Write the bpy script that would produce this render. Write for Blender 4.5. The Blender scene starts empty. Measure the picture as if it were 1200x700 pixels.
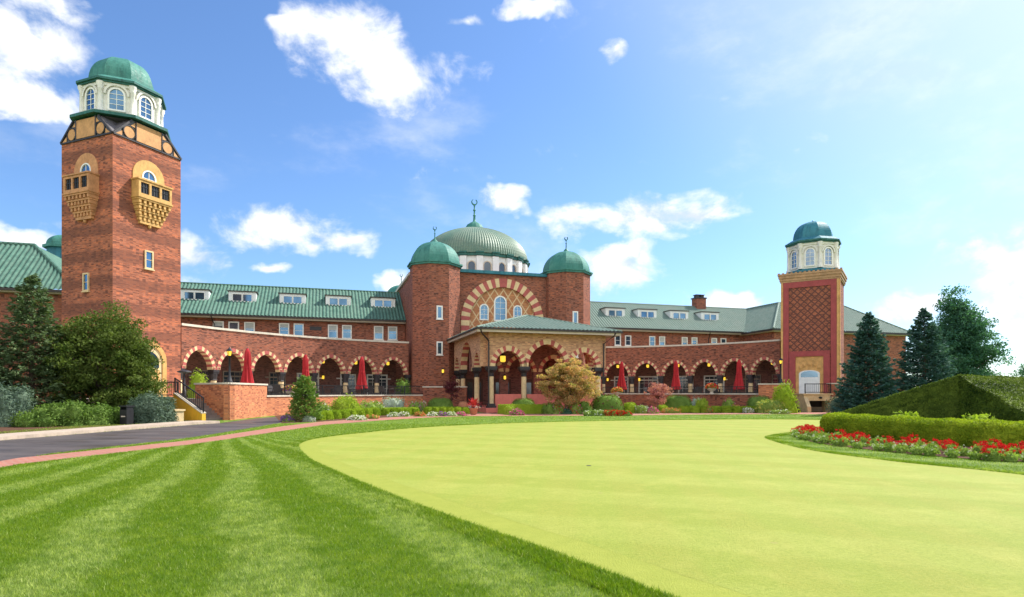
import bpy, math, random
import numpy as np
from mathutils import Vector, Matrix
random.seed(7); rng = np.random.default_rng(7)
scene = bpy.context.scene
COL = scene.collection
R = math.radians
# ------------------------------------------------------------------ plan
F_PX, HOR, EYE = 720.0, 460.0, 1.7          # survey: focal length in photo pixels, horizon row, eye height
TH = R(17.0)
D = Vector((math.cos(TH), math.sin(TH), 0)); OUT = Vector((math.sin(TH), -math.cos(TH), 0))
CEN = Vector((-1.01, 66.15, 0))
def uv(u, v, z=0.0): return CEN + D*u + OUT*v + Vector((0, 0, z))
def at(px, Y, z=0.0): return Vector(((px-600)/F_PX*Y, Y, z))
def gy(py, z=0.0): return (EYE-z)*F_PX/(py-HOR)
def gpt(px, py, z=0.0): return at(px, gy(py, z), z)
def u_at(px, v):
    k = (px-600)/F_PX
    return (k*(CEN.y+OUT.y*v)-(CEN.x+OUT.x*v))/(D.x-k*D.y)
class Fr:
    """wall frame: x along the wall, y outward, z up"""
    def __init__(s, o, xd, yd=None):
        s.o = Vector((o[0], o[1], o[2] if len(o) > 2 else 0)); s.x = Vector((xd[0], xd[1], 0)).normalized()
        s.y = Vector((yd[0], yd[1], 0)).normalized() if yd is not None else Vector((s.x.y, -s.x.x, 0))
    def __call__(s, x, y, z): return s.o + s.x*x + s.y*y + Vector((0, 0, z))
UVF = Fr(CEN, D, OUT)
ID = Fr((0, 0, 0), (1, 0), (0, 1))
# ------------------------------------------------------------------ mesh builder
class MB:
    def __init__(s): s.V = []; s.Fc = []; s.M = []; s.U = []; s.n = 0; s.flat = []; s.haveuv = False
    def poly(s, pts, m=0, uvs=None):
        s.V.append(np.array([tuple(p) for p in pts], dtype=np.float64)); k = len(pts)
        s.Fc.append(np.arange(s.n, s.n+k).reshape(1, k)); s.M.append(np.full(1, m)); s.n += k
        s.U.append(np.full((k, 2), np.nan) if uvs is None else np.array(uvs, dtype=np.float64))
    def arr(s, V, Fs, m=0, U=None):
        V = np.asarray(V, dtype=np.float64); Fs = np.asarray(Fs)
        s.V.append(V); s.Fc.append(Fs+s.n); s.M.append(np.full(len(Fs), m) if np.isscalar(m) else np.asarray(m)); s.n += len(V)
        s.U.append(np.full((Fs.size, 2), np.nan) if U is None else np.asarray(U)[Fs.ravel()])
    def box(s, F, x0, x1, y0, y1, z0, z1, m=0):
        P = [F(x, y, z) for z in (z0, z1) for (x, y) in ((x0, y0), (x1, y0), (x1, y1), (x0, y1))]
        for f in ((0,1,5,4),(1,2,6,5),(2,3,7,6),(3,0,4,7),(4,5,6,7),(3,2,1,0)): s.poly([P[i] for i in f], m)
    def prism(s, pts, z0, z1, m=0, top=True, bottom=True, mtop=None, F=ID):
        n = len(pts)
        for i in range(n):
            a, b = pts[i], pts[(i+1) % n]
            s.poly([F(a[0], a[1], z0), F(b[0], b[1], z0), F(b[0], b[1], z1), F(a[0], a[1], z1)], m)
        if top: s.poly([F(p[0], p[1], z1) for p in pts], m if mtop is None else mtop)
        if bottom: s.poly([F(p[0], p[1], z0) for p in reversed(pts)], m)
    def lathe(s, c, prof, n=16, m=0, ph=0.0, panels=False, cap=True):
        c = Vector(c)
        for i in range(n):
            a0, a1 = ph+2*math.pi*i/n, ph+2*math.pi*(i+1)/n
            V = []
            for r, z in prof:
                V += [(c.x+r*math.cos(a0), c.y+r*math.sin(a0), c.z+z), (c.x+r*math.cos(a1), c.y+r*math.sin(a1), c.z+z)]
            k = len(prof)
            s.arr(V, [(2*j, 2*j+1, 2*j+3, 2*j+2) for j in range(k-1)], m)
        if cap:
            for r, z in (prof[0], prof[-1]):
                if r > 1e-3: s.poly([(c.x+r*math.cos(ph+2*math.pi*i/n), c.y+r*math.sin(ph+2*math.pi*i/n), c.z+z) for i in range(n)], m)
    def tube(s, pts, r, n=8, m=0):
        pts = [Vector(p) for p in pts]; rr = r if isinstance(r, (list, tuple)) else [r]*len(pts)
        rings = []
        for i, p in enumerate(pts):
            t = (pts[min(i+1, len(pts)-1)]-pts[max(i-1, 0)]).normalized()
            a = t.orthogonal().normalized() if abs(t.z) > .9 else t.cross(Vector((0, 0, 1))).normalized()
            b = t.cross(a)
            rings.append([p+(a*math.cos(2*math.pi*k/n)+b*math.sin(2*math.pi*k/n))*rr[i] for k in range(n)])
        V = [tuple(q) for rg in rings for q in rg]
        fs = [(i*n+k, i*n+(k+1) % n, (i+1)*n+(k+1) % n, (i+1)*n+k) for i in range(len(pts)-1) for k in range(n)]
        s.arr(V, fs, m); s.poly(rings[0], m); s.poly(rings[-1], m)
    def bar(s, a, b, w, h=None, m=0):
        """rectangular bar from a to b"""
        a, b = Vector(a), Vector(b); h = h or w; t = (b-a).normalized()
        x = t.cross(Vector((0, 0, 1))); x = x.normalized() if x.length > 1e-4 else Vector((1, 0, 0)); y = x.cross(t)
        P = [q+x*(sx*w/2)+y*(sy*h/2) for q in (a, b) for sx, sy in ((-1,-1),(1,-1),(1,1),(-1,1))]
        for f in ((0,1,5,4),(1,2,6,5),(2,3,7,6),(3,0,4,7),(4,5,6,7),(3,2,1,0)): s.poly([P[i] for i in f], m)
    def build(s, name, mats, parent=None, smooth=False, loc=None, uv=True):
        V = np.concatenate(s.V); M = np.concatenate(s.M)
        loops = np.concatenate([f.ravel() for f in s.Fc]); tot = np.concatenate([np.full(len(f), f.shape[1]) for f in s.Fc])
        start = np.concatenate([[0], np.cumsum(tot)[:-1]])
        org = Vector((0, 0, 0))
        if parent is not None:
            p = parent
            while p is not None: org = org+p.location; p = p.parent
        elif loc is not None: org = Vector(loc)
        else:
            org = Vector(((V[:,0].min()+V[:,0].max())/2, (V[:,1].min()+V[:,1].max())/2, V[:,2].min()))
        me = bpy.data.meshes.new(name)
        me.vertices.add(len(V)); me.vertices.foreach_set('co', (V-np.array(org)).astype(np.float32).ravel())
        me.loops.add(len(loops)); me.loops.foreach_set('vertex_index', loops.astype(np.int32))
        me.polygons.add(len(tot)); me.polygons.foreach_set('loop_start', start.astype(np.int32))
        me.polygons.foreach_set('material_index', M.astype(np.int32))
        me.polygons.foreach_set('use_smooth', np.full(len(tot), smooth))
        me.update(calc_edges=True)
        if uv:
            nor = np.empty(len(tot)*3, np.float32); me.polygons.foreach_get('normal', nor); nor = nor.reshape(-1, 3)
            N = np.repeat(nor, tot, axis=0); P = V[loops]
            hl = np.hypot(N[:,0], N[:,1]); hs = np.maximum(hl, 1e-6)
            t = np.stack([-N[:,1]/hs, N[:,0]/hs], 1); sg = np.where((t[:,0] < -1e-3) | ((abs(t[:,0]) < 1e-3) & (t[:,1] < 0)), -1, 1)
            a = (P[:,0]*t[:,0]+P[:,1]*t[:,1])*sg; UVs = np.stack([a, P[:,2]/np.maximum(hl, .3)], 1)
            UVs = np.where((hl < .3)[:,None], P[:,:2], UVs)
            U = np.concatenate(s.U); UVs = np.where(np.isnan(U), UVs, U)
            l = me.uv_layers.new(name='UVMap'); l.data.foreach_set('uv', UVs.astype(np.float32).ravel())
        for m in (mats if isinstance(mats, (list, tuple)) else [mats]): me.materials.append(m)
        o = bpy.data.objects.new(name, me); COL.objects.link(o)
        if parent is not None: o.parent = parent
        else: o.location = org
        return o
def thing(name, loc, label, cat, group=None):
    o = bpy.data.objects.new(name, None); COL.objects.link(o); o.location = loc; o.empty_display_size = .3
    o['label'] = label; o['category'] = cat
    if group: o['group'] = group
    return o
def tag(o, label, cat, group=None, kind=None):
    o['label'] = label; o['category'] = cat
    if group: o['group'] = group
    if kind: o['kind'] = kind
    return o
def struct(o): o['kind'] = 'structure'; return o
def copy_tree(o, parent=None):
    c = o.copy(); COL.objects.link(c)
    if parent is not None: c.parent = parent
    for ch in list(o.children): copy_tree(ch, c)
    return c
# ------------------------------------------------------------------ materials
class NT:
    def __init__(s, tree): s.t = tree; s.N = tree.nodes; s.L = tree.links
    def a(s, typ, _ins=None, **kw):
        n = s.N.new(typ)
        for k, v in kw.items(): setattr(n, k, v)
        for k, v in (_ins or {}).items():
            sock = n.inputs[k]
            if isinstance(v, bpy.types.NodeSocket): s.L.new(v, sock)
            else: sock.default_value = v
        return n
    def math(s, op, a, b=None, c=None, clamp=False):
        i = {0: a}
        if b is not None: i[1] = b
        if c is not None: i[2] = c
        return s.a('ShaderNodeMath', i, operation=op, use_clamp=clamp).outputs[0]
    def mix(s, f, a, b, bt='MIX'):
        n = s.N.new('ShaderNodeMix'); n.data_type = 'RGBA'; n.blend_type = bt
        for idx, v in ((0, f), (6, a), (7, b)):
            if isinstance(v, bpy.types.NodeSocket): s.L.new(v, n.inputs[idx])
            elif idx == 0: n.inputs[0].default_value = v
            else: n.inputs[idx].default_value = c4(v)
        return n.outputs[2]
    def noise(s, vec, scale, detail=4, rough=.6, dist=0):
        return s.a('ShaderNodeTexNoise', {'Vector': vec, 'Scale': scale, 'Detail': detail, 'Roughness': rough, 'Distortion': dist}).outputs[0]
    def ramp(s, f, lo, hi, a=0.0, b=1.0):
        return s.a('ShaderNodeMapRange', {0: f, 1: lo, 2: hi, 3: a, 4: b}).outputs[0]
    def scale(s, vec, sc): return s.a('ShaderNodeVectorMath', {0: vec, 1: sc}, operation='MULTIPLY').outputs[0]
    def coord(s, k): return s.a('ShaderNodeTexCoord').outputs[k]
    def pos(s): return s.a('ShaderNodeNewGeometry').outputs['Position']
def c4(c): return (c[0], c[1], c[2], 1.0)
def new_mat(name):
    m = bpy.data.materials.new(name); m.use_nodes = True; t = NT(m.node_tree)
    b = m.node_tree.nodes['Principled BSDF']; return m, t, b
def put(t, b, col=None, rough=None, bump=None, bs=.3, bd=.02, spec=None, metal=None):
    if col is not None:
        if isinstance(col, bpy.types.NodeSocket): t.L.new(col, b.inputs['Base Color'])
        else: b.inputs['Base Color'].default_value = c4(col)
    if rough is not None:
        if isinstance(rough, bpy.types.NodeSocket): t.L.new(rough, b.inputs['Roughness'])
        else: b.inputs['Roughness'].default_value = rough
    if spec is not None: b.inputs['Specular IOR Level'].default_value = spec
    if metal is not None: b.inputs['Metallic'].default_value = metal
    if bump is not None:
        n = t.a('ShaderNodeBump', {'Height': bump, 'Strength': bs, 'Distance': bd}); t.L.new(n.outputs[0], b.inputs['Normal'])
def plain(name, c, rough=.6, var=.25, sc=3.0, spec=.4, metal=0, bump=.15):
    """weathered paint / stone / metal: base colour broken by two noises"""
    m, t, b = new_mat(name); p = t.pos()
    n = t.noise(p, sc, 5, .65); n2 = t.noise(t.scale(p, (1.0, 1.0, .35)), sc*5, 3)
    f = t.math('ADD', t.ramp(n, .3, .7, -var, var), t.ramp(n2, .3, .7, -var*.5, var*.5))
    v = t.a('ShaderNodeCombineXYZ', {0: t.math('ADD', f, 1), 1: t.math('ADD', f, 1), 2: t.math('ADD', f, 1)}).outputs[0]
    put(t, b, t.mix(1, c, v, 'MULTIPLY'), rough, n2, bump, .01, spec, metal); return m
def brick(name, a, b_, dark, mortar, bands=0.0, bw=.235, bh=.078, diaper=None, stain=.5):
    m, t, b = new_mat(name); uvn = t.coord('UV')
    br = t.a('ShaderNodeTexBrick', {'Vector': uvn, 'Color1': c4(a), 'Color2': c4(b_), 'Mortar': c4(mortar), 'Scale': 1.0, 'Mortar Size': .008,
             'Mortar Smooth': .3, 'Bias': -.1, 'Brick Width': bw, 'Row Height': bh})
    cell = t.a('ShaderNodeTexVoronoi', {'Vector': t.scale(uvn, (1/bw, 1/bh, 1)), 'Scale': 1.0, 'Randomness': .25}).outputs['Color']
    cr = t.a('ShaderNodeSeparateColor', {0: cell})
    col = t.mix(t.ramp(cr.outputs[0], .55, .95, 0, .9), br.outputs['Color'], dark)
    col = t.mix(t.ramp(cr.outputs[1], .75, 1.0, 0, .55), col, tuple(min(1, x*1.5) for x in a))
    blot = t.noise(t.scale(uvn, (.5, 1.5, 1)), 1.6, 8, .75)
    col = t.mix(t.ramp(blot, .42, .72, 0, stain), col, dark)
    stk = t.noise(t.scale(uvn, (1.3, .12, 1)), 1.0, 6, .7); col = t.mix(t.ramp(stk, .52, .75, 0, .45), col, dark)
    eff = t.noise(t.scale(uvn, (.25, .3, 1)), 1.7, 5, .7); col = t.mix(t.ramp(eff, .55, .8, 0, .35), col, tuple(min(1, x*1.25+.03) for x in a))
    if bands:
        sx = t.a('ShaderNodeSeparateXYZ', {0: uvn}); w = t.math('SINE', t.math('MULTIPLY', sx.outputs[1], 2*math.pi/1.75))
        e = t.math('ADD', w, t.ramp(t.noise(t.scale(uvn, (.5, 6, 1)), 1.0, 4), .3, .7, -.8, .8))
        col = t.mix(t.ramp(e, -.1, .5, 0, bands), col, dark)
    if diaper:
        sx = t.a('ShaderNodeSeparateXYZ', {0: uvn}); pa, pb, cl, w = diaper
        x = t.math('DIVIDE', sx.outputs[0], pa); y = t.math('DIVIDE', sx.outputs[1], pb)
        l1 = t.math('PINGPONG', t.math('ADD', x, y), .5); l2 = t.math('PINGPONG', t.math('SUBTRACT', x, y), .5)
        mn = t.math('MINIMUM', l1, l2); col = t.mix(t.ramp(mn, w*.7, w, 1, 0), col, cl)
    fin = t.noise(t.scale(uvn, (3, 10, 1)), 1.0, 3)
    put(t, b, col, .85, t.math('ADD', br.outputs['Fac'], t.math('MULTIPLY', fin, -.6)), .5, -.012, .25); return m
def tile(name, a, b_, moss, course=.36):
    m, t, b = new_mat(name); uvn = t.coord('UV'); sx = t.a('ShaderNodeSeparateXYZ', {0: uvn})
    fl = t.math('FRACT', t.math('DIVIDE', sx.outputs[1], course))
    cell = t.a('ShaderNodeTexWhiteNoise', {'Vector': t.a('ShaderNodeVectorMath', {0: t.scale(uvn, (1/.33, 1/course, 0))}, operation='FLOOR').outputs[0]}, noise_dimensions='3D').outputs[0]
    col = t.mix(cell, a, b_); n = t.noise(uvn, .5, 5, .7)
    ch = t.math('PINGPONG', t.math('DIVIDE', sx.outputs[0], .36), .5); col = t.mix(t.ramp(t.math('ADD', ch, t.ramp(t.noise(uvn, 3, 3), .3, .7, -.1, .1)), .26, .46, 0, .7), col, tuple(x*.32 for x in a))   # shade between the ribs, painted as darker pan channels
    col = t.mix(t.ramp(n, .45, .75, 0, .6), col, moss)
    put(t, b, col, t.ramp(cell, 0, 1, .6, .8), t.math('MULTIPLY', fl, -1), .6, .04, .25); return m
def leafm(name, a, b_, tr=.25, rough=.5, pos_sc=.9):
    m, t, b = new_mat(name); g = t.a('ShaderNodeNewGeometry')
    n = t.noise(g.outputs['Position'], pos_sc, 3)
    f = t.math('ADD', t.math('MULTIPLY', g.outputs['Random Per Island'], .6), t.ramp(n, .3, .7, -.1, .5), clamp=True)
    col = t.mix(f, a, b_); put(t, b, col, .65, None, spec=.05)
    tn = t.a('ShaderNodeBsdfTranslucent', {'Color': t.mix(1, col, (1.2, 1.35, .55), 'MULTIPLY')})
    mx = t.a('ShaderNodeMixShader', {0: tr}); out = m.node_tree.nodes['Material Output']
    t.L.new(b.outputs[0], mx.inputs[1]); t.L.new(tn.outputs[0], mx.inputs[2]); t.L.new(mx.outputs[0], out.inputs[0]); return m
def copperm(name, a, dark, pale, rough=.6):
    m, t, b = new_mat(name); p = t.pos(); n = t.noise(p, .9, 7, .7); s_ = t.noise(t.scale(p, (3.2, 3.2, .22)), 1.0, 5, .7); n2 = t.noise(p, 7, 4)
    col = t.mix(t.ramp(n, .35, .7), a, pale); col = t.mix(t.ramp(s_, .48, .72, 0, .75), col, dark); col = t.mix(t.ramp(n2, .5, .8, 0, .4), col, pale)
    put(t, b, col, t.ramp(n2, .3, .7, rough-.1, rough+.15), n2, .25, .015, .3); return m
def glassm(name, c=(.075, .16, .25), rough=.06, metal=.75):
    m, t, b = new_mat(name); n = t.noise(t.pos(), .8, 2)
    put(t, b, t.mix(t.ramp(n, .35, .65), c, tuple(x*1.3+.01 for x in c)), rough, n, .04, .02, 1.0, metal); return m
def emit(name, c, s):
    m, t, b = new_mat(name); put(t, b, c, .4); b.inputs['Emission Color'].default_value = c4(c); b.inputs['Emission Strength'].default_value = s; return m
MORT = (.30, .24, .2)
m_brick = brick('clubhouse_brick', (.39, .112, .052), (.255, .072, .040), (.095, .042, .032), MORT)
m_brick_t = brick('tower_brick', (.52, .146, .058), (.36, .095, .045), (.14, .056, .04), MORT, bands=.6, stain=.35)
m_brick_o = brick('terrace_brick', (.66, .235, .095), (.54, .17, .075), (.30, .10, .06), (.36, .27, .2), stain=.2)
m_brick_tan = brick('portico_brick', (.64, .37, .20), (.54, .27, .15), (.34, .18, .11), (.42, .33, .22), stain=.3)
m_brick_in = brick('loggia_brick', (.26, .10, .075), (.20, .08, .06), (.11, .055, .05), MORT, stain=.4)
m_diaper = brick('diaper_panel', (.50, .22, .09), (.42, .17, .075), (.36, .14, .07), (.42, .25, .14), diaper=(1.0, 1.5, (.66, .47, .27), .085), stain=.15)
m_diaper_r = brick('lattice_tile', (.44, .13, .065), (.32, .095, .055), (.14, .055, .04), (.25, .16, .1), diaper=(.60, .60, (.13, .055, .045), .14), stain=.35)
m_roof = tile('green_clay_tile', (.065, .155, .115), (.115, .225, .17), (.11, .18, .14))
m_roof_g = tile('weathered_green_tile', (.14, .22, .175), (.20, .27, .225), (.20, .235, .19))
m_copper = copperm('green_copper', (.038, .18, .145), (.014, .07, .058), (.09, .26, .21))
m_copper_d = copperm('dark_copper', (.02, .10, .09), (.012, .04, .035), (.05, .18, .15))
m_copper_b = copperm('blue_copper', (.025, .15, .20), (.014, .06, .08), (.06, .24, .29))
m_cornice = plain('brown_cornice', (.42, .25, .13), .75, .25, 2.5)
m_blind = plain('window_blind', (.42, .44, .42), .5, .1, 2)
m_white = plain('white_paint', (.76, .78, .77), .55, .08, 2)
m_lant = plain('lantern_paint', (.70, .68, .60), .55, .12, 2)
m_wwin = plain('window_paint', (.80, .78, .72), .5, .06, 3)
m_stone = plain('pale_stone', (.60, .53, .43), .8, .18, 2)
m_cream = plain('cream_stone', (.66, .49, .27), .75, .15, 3)
m_vred = plain('red_voussoir', (.42, .10, .085), .75, .18, 3)
m_vcream = plain('cream_voussoir', (.68, .50, .27), .75, .12, 3)
m_tan = plain('tan_terracotta', (.60, .34, .12), .75, .22, 2.5)
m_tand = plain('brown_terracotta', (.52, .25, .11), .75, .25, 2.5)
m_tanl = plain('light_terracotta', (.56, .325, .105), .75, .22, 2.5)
m_gable = plain('buff_terracotta', (.54, .28, .115), .75, .2, 2.5)
m_rband = plain('red_terracotta_band', (.34, .062, .06), .7, .15, 2)
m_redwall = plain('red_painted_wall', (.62, .17, .13), .7, .12, 1.5)
m_iron = plain('black_iron', (.018, .018, .02), .45, .3, 4)
m_dark = plain('dark_bronze', (.035, .03, .032), .5, .3, 4)
m_wood = plain('dark_door_wood', (.09, .04, .025), .5, .25, 4)
m_gutter = plain('brown_gutter', (.04, .03, .028), .5, .2, 4)
m_soffit = plain('soffit_board', (.50, .42, .33), .7, .1, 2)
m_glass = glassm('window_glass')
m_lamp = emit('lamp_glow', (.9, .56, .05), .7)
m_glass_d = glassm('dark_door_glass', (.05, .07, .09), .1, .4)
m_yellow = plain('yellow_painted_wall', (.78, .42, .035), .65, .12, 1.5)
m_umb = plain('red_canvas', (.42, .02, .025), .85, .2, 5)
m_slate = plain('corner_slate', (.13, .12, .13), .6, .35, 2)
m_bark = plain('tree_bark', (.10, .07, .05), .9, .4, 6, bump=.6)
m_clay = plain('clay_pot', (.42, .17, .09), .8, .2, 4)
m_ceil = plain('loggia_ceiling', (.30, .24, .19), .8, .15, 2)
# ------------------------------------------------------------------ building helpers
def arch_pts(r, k, n, th=0.0):
    e = (k*k-1)/2*r; Rr = r+e+th; t1 = math.acos(max(-1, min(1, -e/Rr)))
    L = [(e+Rr*math.cos(math.pi+(t1-math.pi)*i/n), Rr*math.sin(math.pi+(t1-math.pi)*i/n)) for i in range(n+1)]
    return L+[(-x, z) for x, z in reversed(L[:-1])]
def arch_wall(mb, F, x0, x1, xc, r, k, zi, zt, thick, n=9, m=0):
    """wall over an arch, from the impost up: front, back, ends, top"""
    P = [(xc+x, zi+z) for x, z in arch_pts(r, k, n)]
    for y in (0, -thick):
        mb.poly([F(x0, y, zi), F(xc-r, y, zi), F(xc-r, y, zt), F(x0, y, zt)], m)
        mb.poly([F(xc+r, y, zi), F(x1, y, zi), F(x1, y, zt), F(xc+r, y, zt)], m)
        for a, b in zip(P, P[1:]): mb.poly([F(a[0], y, a[1]), F(b[0], y, b[1]), F(b[0], y, zt), F(a[0], y, zt)], m)
    mb.poly([F(x0, 0, zi), F(xc-r, 0, zi), F(xc-r, -thick, zi), F(x0, -thick, zi)], m)
    mb.poly([F(xc+r, 0, zi), F(x1, 0, zi), F(x1, -thick, zi), F(xc+r, -thick, zi)], m)
    mb.poly([F(x0, 0, zt), F(x1, 0, zt), F(x1, -thick, zt), F(x0, -thick, zt)], m)
    for x in (x0, x1): mb.poly([F(x, 0, zi), F(x, 0, zt), F(x, -thick, zt), F(x, -thick, zi)], m)
def arch_band(mb, F, xc, r, k, zi, th, thick, nv, mats=(0, 1), proud=.035, per=1, intr=True):
    n = nv*per
    I = [(xc+x, zi+z) for x, z in arch_pts(r-.012, k, n)]; Oo = [(xc+x, zi+z) for x, z in arch_pts(r, k, n, th)]
    for i in range(2*n):
        m = mats[(min(i, 2*n-1-i)//per) % 2]
        a, b, c, d_ = I[i], I[i+1], Oo[i+1], Oo[i]
        mb.poly([F(a[0], proud, a[1]), F(b[0], proud, b[1]), F(c[0], proud, c[1]), F(d_[0], proud, d_[1])], m)
        mb.poly([F(d_[0], proud, d_[1]), F(c[0], proud, c[1]), F(c[0], 0, c[1]), F(d_[0], 0, d_[1])], m)
        if intr: mb.poly([F(a[0], proud, a[1]), F(b[0], proud, b[1]), F(b[0], -thick, b[1]), F(a[0], -thick, a[1])], m)
def window(parent, F, xc, z0, w, h, mull=(1, 2), name='window', fw=.11, y=0.0, fm=None, arched=False, single=False, depth=.09, gm=None):
    """framed window proud of the wall; pane is a sub-part (or the same mesh when single)"""
    fm = fm or m_wwin; gm = gm or m_glass
    mb = MB(); pb = mb if single else MB(); pm = 1 if single else 0; x0, x1 = xc-w/2, xc+w/2
    if arched:
        r = w/2; zs = z0+h-r
        Po = [(x0, z0)]+[(xc+r*math.cos(math.pi-math.pi*i/12), zs+r*math.sin(math.pi*i/12)) for i in range(13)]+[(x1, z0)]
        ri = r-fw
        Pi = [(x0+fw, z0+fw)]+[(xc+ri*math.cos(math.pi-math.pi*i/12), zs+ri*math.sin(math.pi*i/12)) for i in range(13)]+[(x1-fw, z0+fw)]
        n = len(Po)
        for i in range(n):
            a, b, c, d_ = Po[i], Po[(i+1) % n], Pi[(i+1) % n], Pi[i]
            mb.poly([F(a[0], y+depth, a[1]), F(b[0], y+depth, b[1]), F(c[0], y+depth, c[1]), F(d_[0], y+depth, d_[1])])
            mb.poly([F(a[0], y+depth, a[1]), F(b[0], y+depth, b[1]), F(b[0], y, b[1]), F(a[0], y, a[1])])
            mb.poly([F(d_[0], y+depth, d_[1]), F(c[0], y+depth, c[1]), F(c[0], y+.01, c[1]), F(d_[0], y+.01, d_[1])])
        pb.poly([F(p[0], y+.02, p[1]) for p in Pi], pm)
    else:
        for (a, b, c, d_) in ((x0, x0+fw, z0, z0+h), (x1-fw, x1, z0, z0+h), (x0+fw, x1-fw, z0+h-fw, z0+h), (x0+fw, x1-fw, z0, z0+fw)):
            mb.box(F, a, b, y, y+depth, c, d_)
        mb.box(F, x0-.06, x1+.06, y, y+depth+.05, z0-.07, z0-.001)
        pb.poly([F(x0+fw, y+.02, z0+fw), F(x1-fw, y+.02, z0+fw), F(x1-fw, y+.02, z0+h-fw), F(x0+fw, y+.02, z0+h-fw)], pm)
    nx, nz = mull; bw = .034
    for i in range(1, nx+1):
        x = x0+fw+(w-2*fw)*i/(nx+1); mb.box(F, x-bw/2, x+bw/2, y+.021, y+.05, z0+fw, z0+h-fw*1.2)
    for i in range(1, nz+1):
        z = z0+fw+(h-2*fw)*i/(nz+1)
        mb.box(F, x0+fw, x1-fw, y+.021, y+.052, z-bw/2, z+bw/2)
    o = mb.build(name, [fm, gm] if single else [fm], parent)
    if not single: pb.build('pane', [gm], o)
    if name == 'window' and h > 1.2 and fw == .12 and random.random() < .5:
        q = MB(); zb_ = z0+h-fw-(h-2*fw)*random.uniform(.25, .6); q.poly([F(x0+fw, y+.0205, zb_), F(x1-fw, y+.0205, zb_), F(x1-fw, y+.0205, z0+h-fw), F(x0+fw, y+.0205, z0+h-fw)]); q.build('blind', [m_blind], o)
    return o
def ribbed(mb, pts, m=0, rib=.36, amp=.085, sub=6):
    """roof slope (convex planar polygon, first edge = eave) as rolled clay tile"""
    pts = [Vector(p) for p in pts]; e = (pts[1]-pts[0]).normalized()
    n = e.cross(pts[2]-pts[0]).normalized(); n = -n if n.z < 0 else n
    w = n.cross(e); w = -w if w.z < 0 else w
    Q = [((p-pts[0]).dot(e), (p-pts[0]).dot(w)) for p in pts]; a0 = min(q[0] for q in Q); a1 = max(q[0] for q in Q)
    k = max(2, int((a1-a0)/rib*sub)); V = []; U = []
    for i in range(k+1):
        a = a0+(a1-a0)*i/k; a_ = min(max(a, a0+1e-4), a1-1e-4); bs = []
        for (p, q) in zip(Q, Q[1:]+Q[:1]):
            if (p[0]-a_)*(q[0]-a_) <= 0 and abs(p[0]-q[0]) > 1e-9:
                bs.append(p[1]+(q[1]-p[1])*(a_-p[0])/(q[0]-p[0]))
        lo, hi = min(bs), max(bs); off = amp*(abs(math.cos(math.pi*a/rib))**1.3)
        for b in (lo, hi): V.append(tuple(pts[0]+e*a+w*b+n*off)); U.append((a, b))
    mb.arr(V, [(2*i, 2*i+2, 2*i+3, 2*i+1) for i in range(k)], m, U)
def oct_pts(c, half, ang, n=8):
    """regular polygon with a flat whose normal is at angle ang"""
    r = half/math.cos(math.pi/n)
    return [(c[0]+r*math.cos(ang+math.pi/n+2*math.pi*i/n), c[1]+r*math.sin(ang+math.pi/n+2*math.pi*i/n)) for i in range(n)]
def panel_dome(mb, c, prof, ang, m=0, n=8):
    """dome of n curved panels; prof = (half width across flats, z)"""
    k = 1/math.cos(math.pi/n); mb.lathe(c, [(max(h*k, .001), z) for h, z in prof], n, m, ang+math.pi/n, cap=False)
def dome_prof(h, rise, n=12, p=1.0, flare=.08):
    L = [(h*1.12, -.10), (h*1.06, .02)]
    for i in range(n+1):
        a = math.pi/2*i/n; L.append((h*math.cos(a)**p, flare+rise*math.sin(a)))
    return L
def crescent(mb, c, r, ang, m=0):
    """crescent open upward, in the vertical plane with direction ang"""
    dx, dy = math.cos(ang), math.sin(ang); Oo = []; In = []
    for i in range(17):
        a = R(118+(422-118)*i/16); Oo.append((r*math.cos(a), r*math.sin(a)))
    a0, a1 = Oo[0], Oo[-1]; cx, cz, ri = 0, r*.1, math.hypot(a0[0], a0[1]-r*.1)*.8
    s0 = math.atan2(a0[1]-cz, a0[0]); s1 = math.atan2(a1[1]-cz, a1[0])+2*math.pi
    for i in range(17):
        a = s0+(s1-s0)*i/16; In.append((ri*math.cos(a), cz+ri*math.sin(a)))
    w = .08
    P = lambda q, s: (c[0]+dx*q[0]-dy*s, c[1]+dy*q[0]+dx*s, c[2]+q[1])
    for i in range(16):
        for s in (-w, w): mb.poly([P(Oo[i], s), P(Oo[i+1], s), P(In[i+1], s), P(In[i], s)], m)
        mb.poly([P(Oo[i], -w), P(Oo[i+1], -w), P(Oo[i+1], w), P(Oo[i], w)], m)
        mb.poly([P(In[i], -w), P(In[i+1], -w), P(In[i+1], w), P(In[i], w)], m)
def finial(parent, c, h, s, mat):
    mb = MB(); x, y, z = c
    mb.lathe((x, y, z), [(.42*s, 0), (.40*s, .12*s), (.25*s, .34*s), (.08*s, .5*s), (.055*s, h*.55), (.11*s, h*.56), (.11*s, h*.58), (.055*s, h*.6), (.055*s, h*.72), (.10*s, h*.74), (.04*s, h*.78)], 10)
    crescent(mb, (x, y, z+h-.24*s), .24*s, TH)
    return mb.build('finial', [mat], parent, True)
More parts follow.
